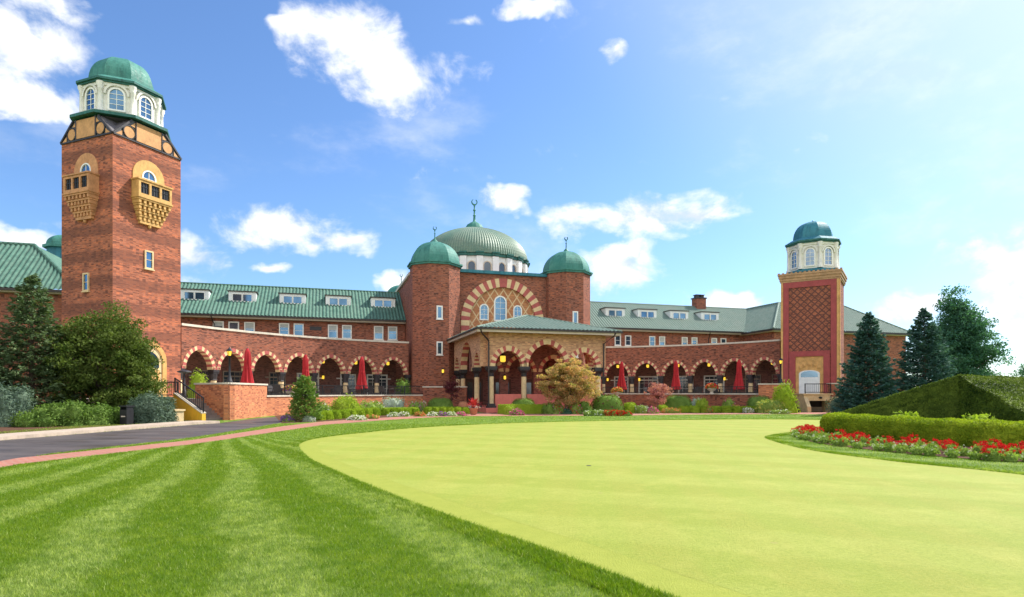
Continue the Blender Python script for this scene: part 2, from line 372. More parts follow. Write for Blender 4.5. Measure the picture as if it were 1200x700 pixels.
# ================================================================== DOMED HALL
AO = math.atan2(OUT.y, OUT.x)
hall = thing('domed_hall', uv(0, -13), 'brick central hall with ribbed green dome and two round-topped octagonal turrets', 'building')
mb = MB(); mb.box(UVF, -9.7, 9.7, -27, -.4, 0, 14.0)
for s in (-1, 1): mb.box(UVF, min(s*3.7, s*5.2), max(s*3.7, s*5.2), -.4, .2, 0, 9.3)
FW = Fr(uv(0, .2), D)
arch_wall(mb, FW, -5.2, 5.2, 0, 3.7, 1.0, 9.3, 14.3, .55, 16)
mb.build('wall', [m_brick], hall)
mb = MB()
mb.box(UVF, -5.0, 5.0, .15, .55, 14.31, 14.62); mb.build('coping', [m_copper_b], hall)
mb = MB()
for s in (-1, 1): mb.box(UVF, s*9.7-.22, s*9.7+.22, -27, -1.0, 14.01, 14.28)
mb.build('side_coping', [m_stone], hall)
mb = MB(); arch_band(mb, FW, 0, 3.7, 1.0, 9.3, .92, .3, 15, proud=.06)
for s in (-1, 1):
    for i in range(5):
        x = s*(3.7+.46); mb.box(FW, x-.46, x+.46, 0, .06, 9.3-(i+1)*.55, 9.3-i*.55-.004, (i+1) % 2)
mb.build('great_arch', [m_vred, m_vcream], hall)
mb = MB()
mb.poly([FW(x, -.28, z) for x, z in [(-3.75, 5.0)]+[(3.75*math.cos(math.pi-math.pi*i/24), 9.3+3.75*math.sin(math.pi*i/24)) for i in range(25)]+[(3.75, 5.0)]])
mb.build('arch_panel', [m_diaper], hall)
FP = Fr(uv(0, -.08), D)
window(hall, FP, -.25, 9.35, 1.42, 2.75, (1, 3), arched=True, fw=.15)
for x in (-2.05, 1.7): window(hall, FP, x, 9.4, 1.0, 1.75, (1, 2), arched=True, fw=.13)
window(hall, FP, -3.1, 6.9, 1.1, 1.7, (1, 2), arched=True, fw=.15)
def turret(u, v, front):
    c = uv(u, v); mb = MB(); pts = oct_pts(c, 2.45, AO); mb.prism(pts, 0, 14.6, 0)
    # corner lines of rubbed brick
    o = mb.build('turret', [m_brick], hall)
    mb = MB(); mb.prism(oct_pts(c, 2.62, AO), 14.601, 14.78); mb.prism(oct_pts(c, 2.74, AO), 14.781, 14.93)
    panel_dome(mb, c+Vector((0, 0, 14.93)), dome_prof(2.42, 2.35, 12, .95, .05), AO)
    mb.build('turret_dome', [m_copper], o)
    f = finial(o, c+Vector((0, 0, 17.25)), 1.75, .85, m_copper)
    if front:
        Fq = Fr(c+OUT*2.45, D)
        for z in (9.05, 5.45): window(o, Fq, .05, z, .62, 1.35, (0, 0), 'slit_window', .13, single=True)
    return o
turret(-7.35, 0, True); turret(7.35, 0, True); turret(-7.6, -27, False)
dc = uv(0, -13.0); NS = 22
mb = MB(); mb.prism(oct_pts(dc, 6.5, AO, NS), 14.001, 17.75); drum = mb.build('drum', [m_white], hall)
mb = MB()
for i in range(NS):
    a = AO+2*math.pi*i/NS; mid = a+math.pi/NS
    Fk = Fr((dc.x+6.55*math.cos(mid), dc.y+6.55*math.sin(mid)), (-math.sin(mid), math.cos(mid)), (math.cos(mid), math.sin(mid)))
    if math.cos(mid-AO) > -.25:
        p = MB(); p.box(Fk, -.38, .38, -.1, .33, 14.002, 17.7); p.build('pilaster', [m_white], drum)
    mb.box(Fk, -.46, .46, -.12, .46, 17.76, 18.02)
    mb.box(Fk, -.46, .46, -.12, .56, 18.021, 18.2)
mb.prism(oct_pts(dc, 6.72, AO, NS), 17.752, 18.1)
mb.build('drum_gutter', [m_copper_d], drum)
for i in range(NS):
    a = AO+2*math.pi*i/NS
    if math.cos(a-AO) > -.15:
        Fk = Fr((dc.x+6.5*math.cos(a), dc.y+6.5*math.sin(a)), (-math.sin(a), math.cos(a)), (math.cos(a), math.sin(a)))
        window(drum, Fk, 0, 14.75, 1.06, 2.45, (0, 0), 'drum_window', .13, arched=True, single=True, fm=m_stone, gm=m_glass_d)
def m_dome_():
    m, t, b = new_mat('dome_tile'); n = t.noise(t.pos(), .35, 5, .7); n2 = t.noise(t.pos(), 6, 3)
    z = t.a('ShaderNodeSeparateXYZ', {0: t.pos()}).outputs[2]; fl = t.math('FRACT', t.math('MULTIPLY', z, 2.6))
    col = t.mix(t.ramp(n, .35, .7), (.095, .19, .135), (.20, .25, .175)); col = t.mix(t.ramp(n2, .4, .7, 0, .35), col, (.08, .13, .10))
    put(t, b, col, .55, fl, .5, -.04); return m
m_dome = m_dome_()
mb = MB(); K = 132; prof = [(6.85*math.cos(math.pi/2*i/18)**1.0, 18.1+4.4*math.sin(math.pi/2*i/18)) for i in range(18)]+[(.35, 22.5)]
V = []
for j in range(2*K):
    a = 2*math.pi*j/(2*K); off = .032 if j % 2 else -.032
    for r, z in prof:
        rr = max(.3, r+off*min(1, r/3)); V.append((dc.x+rr*math.cos(a), dc.y+rr*math.sin(a), z))
n = len(prof); J = 2*K
mb.arr(V, [(j*n+i, ((j+1) % J)*n+i, ((j+1) % J)*n+i+1, j*n+i+1) for j in range(J) for i in range(n-1)])
dome = mb.build('dome', [m_dome], hall)
mb = MB(); q = [(1.2, 22.2), (1.28, 22.4), (1.22, 22.65), (.98, 23.05), (.55, 23.35), (.2, 23.55), (.13, 24.2), (.2, 24.25), (.2, 24.33), (.11, 24.4), (.1, 24.9), (.18, 24.95), (.18, 25.03), (.09, 25.1), (.08, 25.5), (.15, 25.55), (.05, 25.65)]
mb.lathe((dc.x, dc.y, 0), q, 14); crescent(mb, (dc.x, dc.y, 26.02), .40, TH); mb.build('finial', [m_copper], dome, True)
# ================================================================== PORTICO
por = thing('entrance_portico', uv(0, 8), 'brick entrance portico with striped pointed arches and low green hipped roof', 'building')
HW, VP = 5.2, 13.8; ZI, ZT = 3.9, 6.75
mb = MB(); FF = Fr(uv(0, VP), D)
bays = [(-5.2, -2.0, -3.45, 1.2, 1.12), (-2.0, 2.0, 0, 1.72, 1.15), (2.0, 5.2, 3.45, 1.2, 1.12)]
for x0, x1, xc, r, k in bays: arch_wall(mb, FF, x0, x1, xc, r, k, ZI, ZT, .55, 12)
for s in (-1, 1):
    Fs = Fr(uv(s*HW, 0), -OUT if s < 0 else OUT)      # x runs along the side wall
    for (v0, v1, r, k) in ((13.25, 10.7, .98, 1.3), (10.7, 5.06, 2.4, 1.02), (5.06, 2.4, 1.0, 1.3)):
        a, b = (-v0, -v1) if s < 0 else (v1, v0)
        arch_wall(mb, Fs, a, b, (a+b)/2, r, k, ZI, ZT, .6, 12)
mb.build('wall', [m_brick_tan], por)
for x0, x1, xc, r, k in bays:
    mb = MB(); arch_band(mb, FF, xc, r, k, ZI, .43, .55, 9); mb.build('arch_band', [m_vcream, m_vred], por)
for s in (-1, 1):
    Fs = Fr(uv(s*HW, 0), -OUT if s < 0 else OUT)
    for (v0, v1, r, k) in ((13.25, 10.7, .98, 1.3), (10.7, 5.06, 2.4, 1.02), (5.06, 2.4, 1.0, 1.3)):
        a, b = (-v0, -v1) if s < 0 else (v1, v0); mb = MB()
        arch_band(mb, Fs, (a+b)/2, r, k, ZI, .27, .6, 9); mb.build('arch_band', [m_vcream, m_vred], por)
def column(parent, F, x, y, z0, zi, w, cw, flare=.5):
    mb = MB(); h = zi-z0
    mb.box(F, x-w*.95, x+w*.95, y-w*.95, y+w*.95, z0, z0+.18, 0); mb.box(F, x-w*.78, x+w*.78, y-w*.78, y+w*.78, z0+.181, z0+.36, 0)
    c = mb.build('column', [m_dark], parent)
    mb = MB(); o = F(x, y, 0); mb.lathe((o.x, o.y, 0), [(w*.62, z0+.361), (w*.6, z0+.5), (w*.56, zi-.86)], 16); mb.build('shaft', [m_cream], c, True)
    mb = MB(); mb.lathe((o.x, o.y, 0), [(w*.6, zi-.86), (w*.72, zi-.8), (w*.62, zi-.74), (w*.7, zi-.55), (cw*.62, zi-.32)], 8, 0, math.pi/8)
    mb.box(F, x-cw*.5, x+cw*.5, y-.3, y+.3, zi-.32, zi-.2); mb.box(F, x-cw*.56, x+cw*.56, y-.34, y+.34, zi-.199, zi-.002)
    mb.build('capital', [m_dark], c)
for x in (-4.92, -2.02, 2.02, 4.92): column(por, FF, x, -.27, .4, ZI, .38, .82)
for s in (-1, 1):
    Fs = Fr(uv(s*HW, 0), -OUT if s < 0 else OUT)
    for v in (10.7, 5.06, 2.75): column(por, Fs, -v if s < 0 else v, -.27, .4, ZI, .38, .82)
mb = MB(); mb.box(UVF, -5.5, 5.5, .7, 14.1, 0, .4); struct_pf = mb.build('porch_floor', [m_redwall], por)
mb = MB()
for a, b in ((-4.6, -2.3), (-1.75, 1.75), (2.3, 4.6)): mb.box(FF, a, b, -.4, -.1, .401, 1.55)
mb.box(FF, -4.65, 4.65, .31, .34, 0, .395); mb.build('parapet', [m_redwall], por)
mb = MB(); ex = 6.5; v1, v0, ze, zp = 15.0, .6, 7.0, 8.95
e = [uv(-ex, v1, ze), uv(ex, v1, ze), uv(ex, v0, ze), uv(-ex, v0, ze)]; pk, pb_ = uv(0, 8.2, zp), uv(0, v0, zp)
ribbed(mb, [e[0], e[1], pk], rib=.36, amp=.085); ribbed(mb, [e[3], e[0], pk, pb_], rib=.36, amp=.085); ribbed(mb, [e[1], e[2], pb_, pk], rib=.36, amp=.085)
for a, b in ((e[0], pk), (e[1], pk), (pk, pb_)): mb.tube([a+Vector((0, 0, .03)), b+Vector((0, 0, .05))], .09, 8)
roof = mb.build('roof', [m_roof_g], por)
mb = MB(); mb.box(UVF, -ex+.1, ex-.1, v0, v1-.1, 6.76, 6.86, 0); mb.box(UVF, -ex+.05, ex-.05, v1-.1, v1-.02, 6.66, 6.95); 
for s in (-1, 1): mb.box(UVF, s*(ex-.06)-.04, s*(ex-.06)+.04, v0, v1-.1, 6.66, 6.95)
mb.build('soffit', [m_soffit], roof)
mb = MB(); mb.box(UVF, -ex-.08, ex+.08, v1-.02, v1+.12, 6.86, 7.0)
for s in (-1, 1): mb.box(UVF, s*(ex+.03)-.07, s*(ex+.03)+.07, v0, v1-.02, 6.86, 7.0)
mb.build('gutter', [m_gutter], roof)
mb = MB()
p0 = uv(-6.2, 15.02, 6.85)
mb.tube([p0, uv(-6.1, 14.9, 6.6), uv(-5.25, 14.0, 6.0), uv(-5.25, 13.98, 5.8), uv(-5.25, 13.98, .5)], .07, 8); mb.build('downpipe', [m_gutter], por)
mb = MB(); mb.tube([uv(5.9, 15.02, 6.85), uv(5.8, 14.9, 6.6), uv(5.25, 14.0, 6.0), uv(5.25, 13.98, 3.0)], .07, 8); mb.build('downpipe', [m_gutter], por)
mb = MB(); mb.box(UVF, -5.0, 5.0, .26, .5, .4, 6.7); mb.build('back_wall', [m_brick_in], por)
FB = Fr(uv(0, .52), D)
for x in (-3.3, -.2, 3.2):
    mb = MB(); mb.box(FB, x-.95, x+.95, 0, .08, .42, 3.1); dr = mb.build('door', [m_wood], por)
    mb = MB()
    for s in (-1, 1): mb.poly([FB(x+s*.45-.28, .09, .9), FB(x+s*.45+.28, .09, .9), FB(x+s*.45+.28, .09, 2.75), FB(x+s*.45-.28, .09, 2.75)])
    mb.build('pane', [m_glass_d], dr)
for xc in (-3.4, 0.0, 3.4):
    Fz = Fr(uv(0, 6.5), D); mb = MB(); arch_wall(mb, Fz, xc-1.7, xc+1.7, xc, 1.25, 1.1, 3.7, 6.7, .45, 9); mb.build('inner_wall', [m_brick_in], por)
    mb = MB(); arch_band(mb, Fz, xc, 1.25, 1.1, 3.7, .36, .45, 7); mb.build('arch_band', [m_vcream, m_vred], por)
for x in (-1.7, 1.7):
    mb = MB(); mb.box(Fr(uv(0, 6.5), D), x-.4, x+.4, -.5, -.05, .4, 3.69); mb.build('inner_pier', [m_brick_in], por)
# ================================================================== ARCADES
def circ3(a, b, c):
    ax, ay = a; bx, by = b; cx, cy = c; d_ = 2*(ax*(by-cy)+bx*(cy-ay)+cx*(ay-by))
    ux = ((ax*ax+ay*ay)*(by-cy)+(bx*bx+by*by)*(cy-ay)+(cx*cx+cy*cy)*(ay-by))/d_
    uy = ((ax*ax+ay*ay)*(cx-bx)+(bx*bx+by*by)*(ax-cx)+(cx*cx+cy*cy)*(bx-ax))/d_
    return (ux, uy), math.hypot(ax-ux, ay-uy)
ARC = {}
FLOOR = 1.3
def arcade(key, P, nb, label):
    c, rad = circ3(*P); a0 = math.atan2(P[0][1]-c[1], P[0][0]-c[0]); a1 = math.atan2(P[2][1]-c[1], P[2][0]-c[0])
    if a1-a0 > math.pi: a1 -= 2*math.pi
    if a0-a1 > math.pi: a1 += 2*math.pi
    pt = lambda i, off=0.0: uv(c[0]+(rad+off)*math.cos(a0+(a1-a0)*i/nb), c[1]+(rad+off)*math.sin(a0+(a1-a0)*i/nb))
    th = thing('arcade', pt(nb/2), label, 'arcade')
    B = [pt(i) for i in range(nb+1)]; BB = [pt(i, 4.4) for i in range(nb+1)]
    zi, zt, tk = 3.5, 6.72, .55; wl = MB(); cp = MB(); bk = MB(); cl = MB()
    for i in range(nb):
        F = Fr((B[i]+B[i+1])/2, B[i+1]-B[i]); w = (B[i+1]-B[i]).length
        arch_wall(wl, F, -w/2, w/2, 0, w/2-.36, 1.22, zi, zt, tk, 10)
        cp.box(F, -w/2-.03, w/2+.03, -tk-.08, .09, zt+.001, zt+.17)
        mb = MB(); arch_band(mb, F, 0, w/2-.36, 1.22, zi, .28, tk, 10, proud=.04)
        for s in (-1, 1):
            mb.box(F, min(s*(w/2-.36), s*(w/2-.01)), max(s*(w/2-.36), s*(w/2-.01)), 0.001, .04, zi, zi+.2, 1)
        mb.build('arch_band', [m_vcream, m_vred], th)
        Fb = Fr((BB[i]+BB[i+1])/2, BB[i+1]-BB[i]); wb = (BB[i+1]-BB[i]).length
        bk.box(Fb, -wb/2, wb/2, -.3, 0, FLOOR, 6.0)
        cl.poly([F(-w/2, -tk, 5.9), F(w/2, -tk, 5.9), Fb(wb/2, 0, 5.9), Fb(-wb/2, 0, 5.9)])
        cl.poly([F(-w/2, -tk, 6.1), F(w/2, -tk, 6.1), Fb(wb/2, -.3, 6.1), Fb(-wb/2, -.3, 6.1)])
        big = (i % 2 == 0) if key == 'L' else (i % 2 == 1)
        ww = 2.3 if big else 1.7
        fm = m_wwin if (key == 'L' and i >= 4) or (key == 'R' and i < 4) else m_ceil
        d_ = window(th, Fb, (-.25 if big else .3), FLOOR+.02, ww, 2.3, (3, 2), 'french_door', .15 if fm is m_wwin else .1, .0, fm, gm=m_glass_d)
        mb = MB(); mb.box(Fb, -.1-ww/2, .1+ww/2, .001, .1, FLOOR+1.78, FLOOR+1.9); 
        mb.build('transom', [fm], d_)
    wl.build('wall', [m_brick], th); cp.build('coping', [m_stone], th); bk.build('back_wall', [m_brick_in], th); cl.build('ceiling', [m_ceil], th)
    for i in range(nb+1):
        t = (B[min(i+1, nb)]-B[max(i-1, 0)]); F = Fr(B[i], t)
        column(th, F, 0, -.28, FLOOR, zi, .40, .5)
    ARC[key] = (pt, nb, B, BB); return th
arcL = arcade('L', ((-28.6, 12.3), (-20.5, 4.36), (-10.1, .2)), 7, 'curved brick arcade of seven striped arches beside the tall bay-windowed tower')
arcR = arcade('R', ((11.8, .1), (18.2, 4.5), (24.2, 13.8)), 6, 'curved brick arcade of six striped arches beside the lattice-fronted tower')
mb = MB(); mb.box(UVF, 9.6, 11.85, -.5, 0, 0, 6.72); mb.box(UVF, 5.5, 9.7, -.3, 0.05, 0, 1.3); mb.build('end_wall', [m_brick], arcR)
# ================================================================== WINGS
def wing(s, label, wins, wz, dorm, pipe, mat, ww):
    u0, u1 = (-40, -9.75) if s < 0 else (9.75, 39.7)
    th = thing('guest_wing', uv((u0+u1)/2, -11), label, 'building'); F = Fr(uv(0, -5.5), D)
    mb = MB(); mb.box(UVF, u0, u1, -16.5, -5.5, 0, 9.55); mb.build('wall', [m_brick], th)
    mb = MB(); ribbed(mb, [uv(u0, -4.75, 9.62), uv(u1, -4.75, 9.62), uv(u1, -11, 13.6), uv(u0, -11, 13.6)]); ribbed(mb, [uv(u0, -17.2, 9.62), uv(u1, -17.2, 9.62), uv(u1, -11, 13.6), uv(u0, -11, 13.6)])
    mb.tube([uv(u0, -11, 13.63), uv(u1, -11, 13.63)], .13, 8); rf = mb.build('roof', [mat], th)
    mb = MB(); mb.box(UVF, u0, u1, -5.495, -4.85, 9.3, 9.54); mb.build('soffit', [m_soffit], rf)
    mb = MB(); mb.box(UVF, u0, u1, -4.84, -4.66, 9.46, 9.63); mb.build('gutter', [m_gutter], rf)
    for px in wins: window(th, F, u_at(px, -5.5), wz[0], ww, wz[1], (0, 1), fw=.12)
    if s < 0:
        mb = MB(); x = u_at(370, -5.5); mb.box(F, x-.6, x+.6, 0, .05, 8.35, 8.75); mb.build('wall_vent', [m_dark], th)
    for px in pipe:
        x = u_at(px, -5.5); mb = MB(); mb.tube([F(x-.2, .72, 9.5), F(x-.15, .6, 9.25), F(x, .1, 8.7), F(x, .1, 6.4)], .06, 6); mb.build('downpipe', [m_gutter], th)
    for px in dorm:
        x = u_at(px, -7.55); Fd = Fr(uv(0, -7.55), D); w, zb, zt = 2.7, 11.1, 12.42
        mb = MB(); y1 = -(zt-zb)/.637
        mb.box(Fd, x-w/2, x+w/2, -.2, 0, zb, zt)
        for sg in (-1, 1):
            q = x+sg*w/2; y0 = -.2; 
            for dx in (0, -sg*.12): mb.poly([Fd(q+dx, y0, zb+.1), Fd(q+dx, y0, zt), Fd(q+dx, -2.2, zt)])
        d_ = mb.build('dormer', [m_white], th)
        mb = MB(); z1 = zt+.10; P = [(-w/2-.12, .14), (w/2+.12, .14), (w/2+.12, -2.45), (-w/2-.12, -2.45)]
        mb.prism([(x+a, b) for a, b in P], zt+.001, z1, F=Fd); mb.build('dormer_roof', [m_gutter], d_)
        mb = MB(); mb.box(Fd, x-w/2-.1, x+w/2+.1, .001, .2, zb+.07, zb+.15); mb.build('sill', [m_gutter], d_)
        for sg in (-1, 1): window(d_, Fd, x+sg*.5, zb+.27, .98, .84, (0, 0), 'dormer_window', .07, single=True)
    return th
wing(-1, 'two storey brick wing under bright green tiled roof with five white dormers', [256, 274, 292.5, 333, 350, 390, 406.5, 443.7, 460], (7.5, 1.5), [228, 284, 343, 396.5, 449], (251, 479), m_roof, 1.02)
wr = wing(1, 'brick wing under greyer tiled roof with four white dormers and a chimney', [723.7, 735.8, 764, 775.6, 802, 813.5, 836.6, 847.5], (7.5, 1.3), [721, 758.5, 796, 832], (830,), m_roof_g, .85)
cu = u_at(819, -11)
mb = MB(); mb.box(UVF, cu-.75, cu+.75, -11.6, -10.4, 13.0, 14.75); ch = mb.build('chimney', [m_brick], wr)
mb = MB(); mb.box(UVF, cu-.85, cu+.85, -11.7, -10.3, 14.751, 14.9)
for x in (-.4, .4): mb.box(UVF, cu+x-.22, cu+x+.22, -11.3, -10.7, 14.901, 15.25)
mb.box(UVF, cu-.7, cu+.7, -11.4, -10.6, 15.251, 15.33); mb.build('chimney_cap', [m_dark], ch)
# ================================================================== PAVILIONS
def pavilion(loc, walls, slopes, ridges, label, zE, mat, gut):
    th = thing('corner_pavilion', loc, label, 'building')
    mb = MB(); mb.box(UVF, *walls, 0, zE-.1); mb.build('wall', [m_brick], th)
    mb = MB()
    for sl in slopes: ribbed(mb, [uv(*p) for p in sl])
    for a, b in ridges: mb.tube([uv(*a)+Vector((0, 0, .05)), uv(*b)+Vector((0, 0, .05))], .14, 8)
    rf = mb.build('roof', [mat], th); mb = MB(); so = MB()
    for x0, x1, y0, y1 in gut:
        mb.box(UVF, x0, x1, y0, y1, zE-.2, zE-.02)
    mb.build('gutter', [m_gutter], rf)
    so.box(UVF, walls[0]-.5, walls[1]+.5, walls[2], walls[3]+.5, zE-.3, zE-.15); so.build('soffit', [m_soffit], rf)
    return th
zE = 9.5
pavilion(uv(45, -4), (34.8, 56.0, -20, .4), [
    [(34.2, -16, zE), (34.2, 1, zE), (39.7, -4.5, 13.6), (39.7, -16, 13.6)], [(34.2, 1, zE), (56.6, 1, zE), (50.6, -4.5, 13.6), (39.7, -4.5, 13.6)],
    [(56.6, 1, zE), (56.6, -10, zE), (50.6, -4.5, 13.6)], [(56.6, -10, zE), (39.7, -10, zE), (39.7, -4.5, 13.6), (50.6, -4.5, 13.6)]],
    [((34.2, 1, zE), (39.7, -4.5, 13.6)), ((39.7, -4.5, 13.6), (39.7, -11, 13.6)), ((39.7, -4.5, 13.6), (50.6, -4.5, 13.6)), ((50.6, -4.5, 13.6), (56.6, 1, zE))],
    'hip roofed brick pavilion rising behind the lattice-fronted tower and spruces', zE, m_roof_g, [(34.05, 34.2, -6, 1.1), (34.2, 56.7, 1.0, 1.15)])
zE = 9.7
pl = pavilion(uv(-43, 0), (-50, -37.4, -16, 6.8), [
    [(-50.6, 7.4, zE), (-36.8, 7.4, zE), (-41.6, 2.6, 14.0), (-45.8, 2.6, 14.0)], [(-36.8, 7.4, zE), (-36.8, -16, zE), (-41.6, -16, 14.0), (-41.6, 2.6, 14.0)],
    [(-50.6, -16, zE), (-50.6, 7.4, zE), (-45.8, 2.6, 14.0), (-45.8, -16, 14.0)], [(-45.8, 2.6, 14.0), (-41.6, 2.6, 14.0), (-41.6, -16, 14.0), (-45.8, -16, 14.0)]],
    [((-36.8, 7.4, zE), (-41.6, 2.6, 14.0)), ((-41.6, 2.6, 14.0), (-45.8, 2.6, 14.0)), ((-45.8, 2.6, 14), (-50.6, 7.4, zE))],
    'hip roofed brick pavilion with bright green tiles left of the tall tower', zE, m_roof, [(-50.7, -36.7, 7.4, 7.55), (-36.8, -36.65, -14, 7.4)])
lt = at(73, 58); mb = MB(); mb.prism(oct_pts(lt, 1.1, AO), 12.5, 15.2); l_ = mb.build('roof_lantern', [m_copper_b], pl)
mb = MB(); mb.prism(oct_pts(lt, 1.4, AO), 15.2, 15.45); panel_dome(mb, Vector((lt.x, lt.y, 15.45)), dome_prof(1.15, 1.0, 8), AO); mb.build('lantern_dome', [m_copper], l_)
# ================================================================== TOWERS
def lantern(parent, c, half, z0, z1, ang, hd, rise, cop, wpane, skirt, rim, wh=1.45):
    mb = MB(); mb.prism(oct_pts(c, half, ang), z0, z1)
    ln = mb.build('lantern', [m_lant], parent)
    ap = half*math.tan(math.pi/8)
    for i in range(8):
        a = ang+i*math.pi/4
        if (math.cos(a)*c.x+math.sin(a)*c.y)/math.hypot(c.x, c.y) > .45: continue
        F = Fr((c.x+half*math.cos(a), c.y+half*math.sin(a)), (-math.sin(a), math.cos(a)), (math.cos(a), math.sin(a)))
        window(ln, F, 0, z0+.18, ap*1.12, wh, (1, 3), 'lantern_window', .11, arched=True, single=True, gm=wpane)
        mb = MB(); arch_band(mb, F, 0, ap*.68, 1.0, z0+.18+wh-ap*.56, .12, .01, 8, (0, 0), .14, intr=False)
        mb.box(F, -ap+.02, ap-.02, 0.001, .10, z1-.2, z1-.001); mb.build('arch_moulding', [m_lant], ln)
    for i in range(8):
        a = ang+math.pi/8+i*math.pi/4; r = (half)/math.cos(math.pi/8)
        if (math.cos(a)*c.x+math.sin(a)*c.y)/math.hypot(c.x, c.y) > .55: continue
        x, y = c.x+r*math.cos(a), c.y+r*math.sin(a); mb = MB()
        mb.lathe((x, y, 0), [(.24, z0), (.24, z0+.14), (.17, z0+.2), (.15, z1-.5), (.2, z1-.42), (.17, z1-.38), (.26, z1-.18), (.26, z1-.002)], 10)
        mb.build('corner_column', [m_lant], ln, True)
    mb = MB(); tb = MB(); tb.prism(oct_pts(c, rim-.12, ang), z1+.001, z1+.12); tb.prism(oct_pts(c, rim, ang), z1+.121, z1+.27)
    k = [(rim+.0, z1+.271), (hd+.12, z1+.62)]
    panel_dome(mb, Vector((c.x, c.y, 0)), k+[(hd*(math.cos(math.pi/2*i/12)**.72), z1+.62+(rise)*math.sin(math.pi/2*i/12)) for i in range(13)], ang)
    mb.lathe((c.x, c.y, z1+.58+rise), [(.16, 0), (.13, .14), (.03, .24)], 8); ld_ = mb.build('lantern_dome', [cop], parent); tb.build('dome_gutter', [m_copper_d], ld_)
    mb = MB(); mb.prism(oct_pts(c, skirt, ang), z0-.32, z0-.12); mb.prism(oct_pts(c, skirt-.3, ang), z0-.119, z0-.002); mb.build('lantern_skirt', [m_copper_d if cop is m_copper else cop], parent)
    return ln
Cn = Vector((-26.65, 41, 0)); W = 5.2
rd = Vector((.373, .928, 0)).normalized(); ld = Vector((-rd.y, rd.x, 0))
tc = Cn+rd*W/2+ld*W/2
tw = thing('corner_tower', tc, 'tall square brick tower with two bracketed balconies and green domed white lantern', 'tower')
sq = [Cn, Cn+rd*W, Cn+rd*W+ld*W, Cn+ld*W]
mb = MB(); mb.prism([(p.x, p.y) for p in sq], 0, 19.0); mb.build('shaft', [m_brick_t], tw)
FR_, FL_ = Fr(Cn+rd*W/2, rd), Fr(Cn+ld*W/2, -ld)
FBk, FBl = Fr(Cn+rd*W+ld*W/2, ld), Fr(Cn+ld*W+rd*W/2, -rd)
gz0, gz1, gw = 19.0, 20.42, 1.28
mb = MB(); faces = [FR_, FL_, FBk, FBl]
for F in faces: mb.poly([F(-W/2, 0, gz0), F(W/2, 0, gz0), F(gw, 0, gz1), F(-gw, 0, gz1)], 0)
for A, B_ in ((FL_, FR_), (FR_, FBk), (FBk, FBl), (FBl, FL_)):
    mb.poly([A(W/2, 0, gz0), A(gw, 0, gz1), A(gw, -1.3, gz1+.1), B_(-gw, 0, gz1)], 1)
mb.poly([F(x, 0, gz1) for F in (FL_, FR_, FBk, FBl) for x in (-gw, gw)], 1)
mb.build('tower_head', [m_slate, m_slate], tw)
for F in (FR_, FL_):
    mb = MB(); mb.box(F, -.95, .95, .001, .07, gz0+.12, gz1-.05); mb.build('gable_panel', [m_gable], tw)
    for s in (-1, 1):
        mb = MB(); cx, cz = s*1.46, gz0+.5
        mb.poly([F(cx+.38*math.cos(2*math.pi*i/20), .06, cz+.38*math.sin(2*math.pi*i/20)) for i in range(20)])
        mb.poly([F(s*2.42, .06, gz0+.09), F(s*1.98, .06, gz0+.09), F(s*1.98, .06, gz0+.42)])
        mb.poly([F(s*1.03, .06, gz0+1.3), F(s*1.03, .06, gz0+.95), F(s*1.36, .06, gz0+1.0)])
        mb.build('medallion', [m_gable], tw)
    mb = MB(); mb.bar(F(-W/2, .05, gz0+.02), F(W/2, .05, gz0+.02), .08, .09)
    for s in (-1, 1):
        mb.bar(F(s*W/2, .05, gz0+.05), F(s*gw, .05, gz1-.02), .13, .12); mb.bar(F(s*.99, .05, gz0), F(s*.99, .05, gz1), .08, .1)
        c = [F(s*1.46+.43*math.cos(2*math.pi*i/20), .06, gz0+.5+.43*math.sin(2*math.pi*i/20)) for i in range(21)]; mb.tube(c, .045, 5)
    mb.build('gable_trim', [m_dark], tw)
lantern(tw, tc, 2.28, 20.85, 22.9, math.atan2(FR_.y.y, FR_.y.x), 1.95, 2.0, m_copper, m_glass, 2.95, 2.62, 1.62)
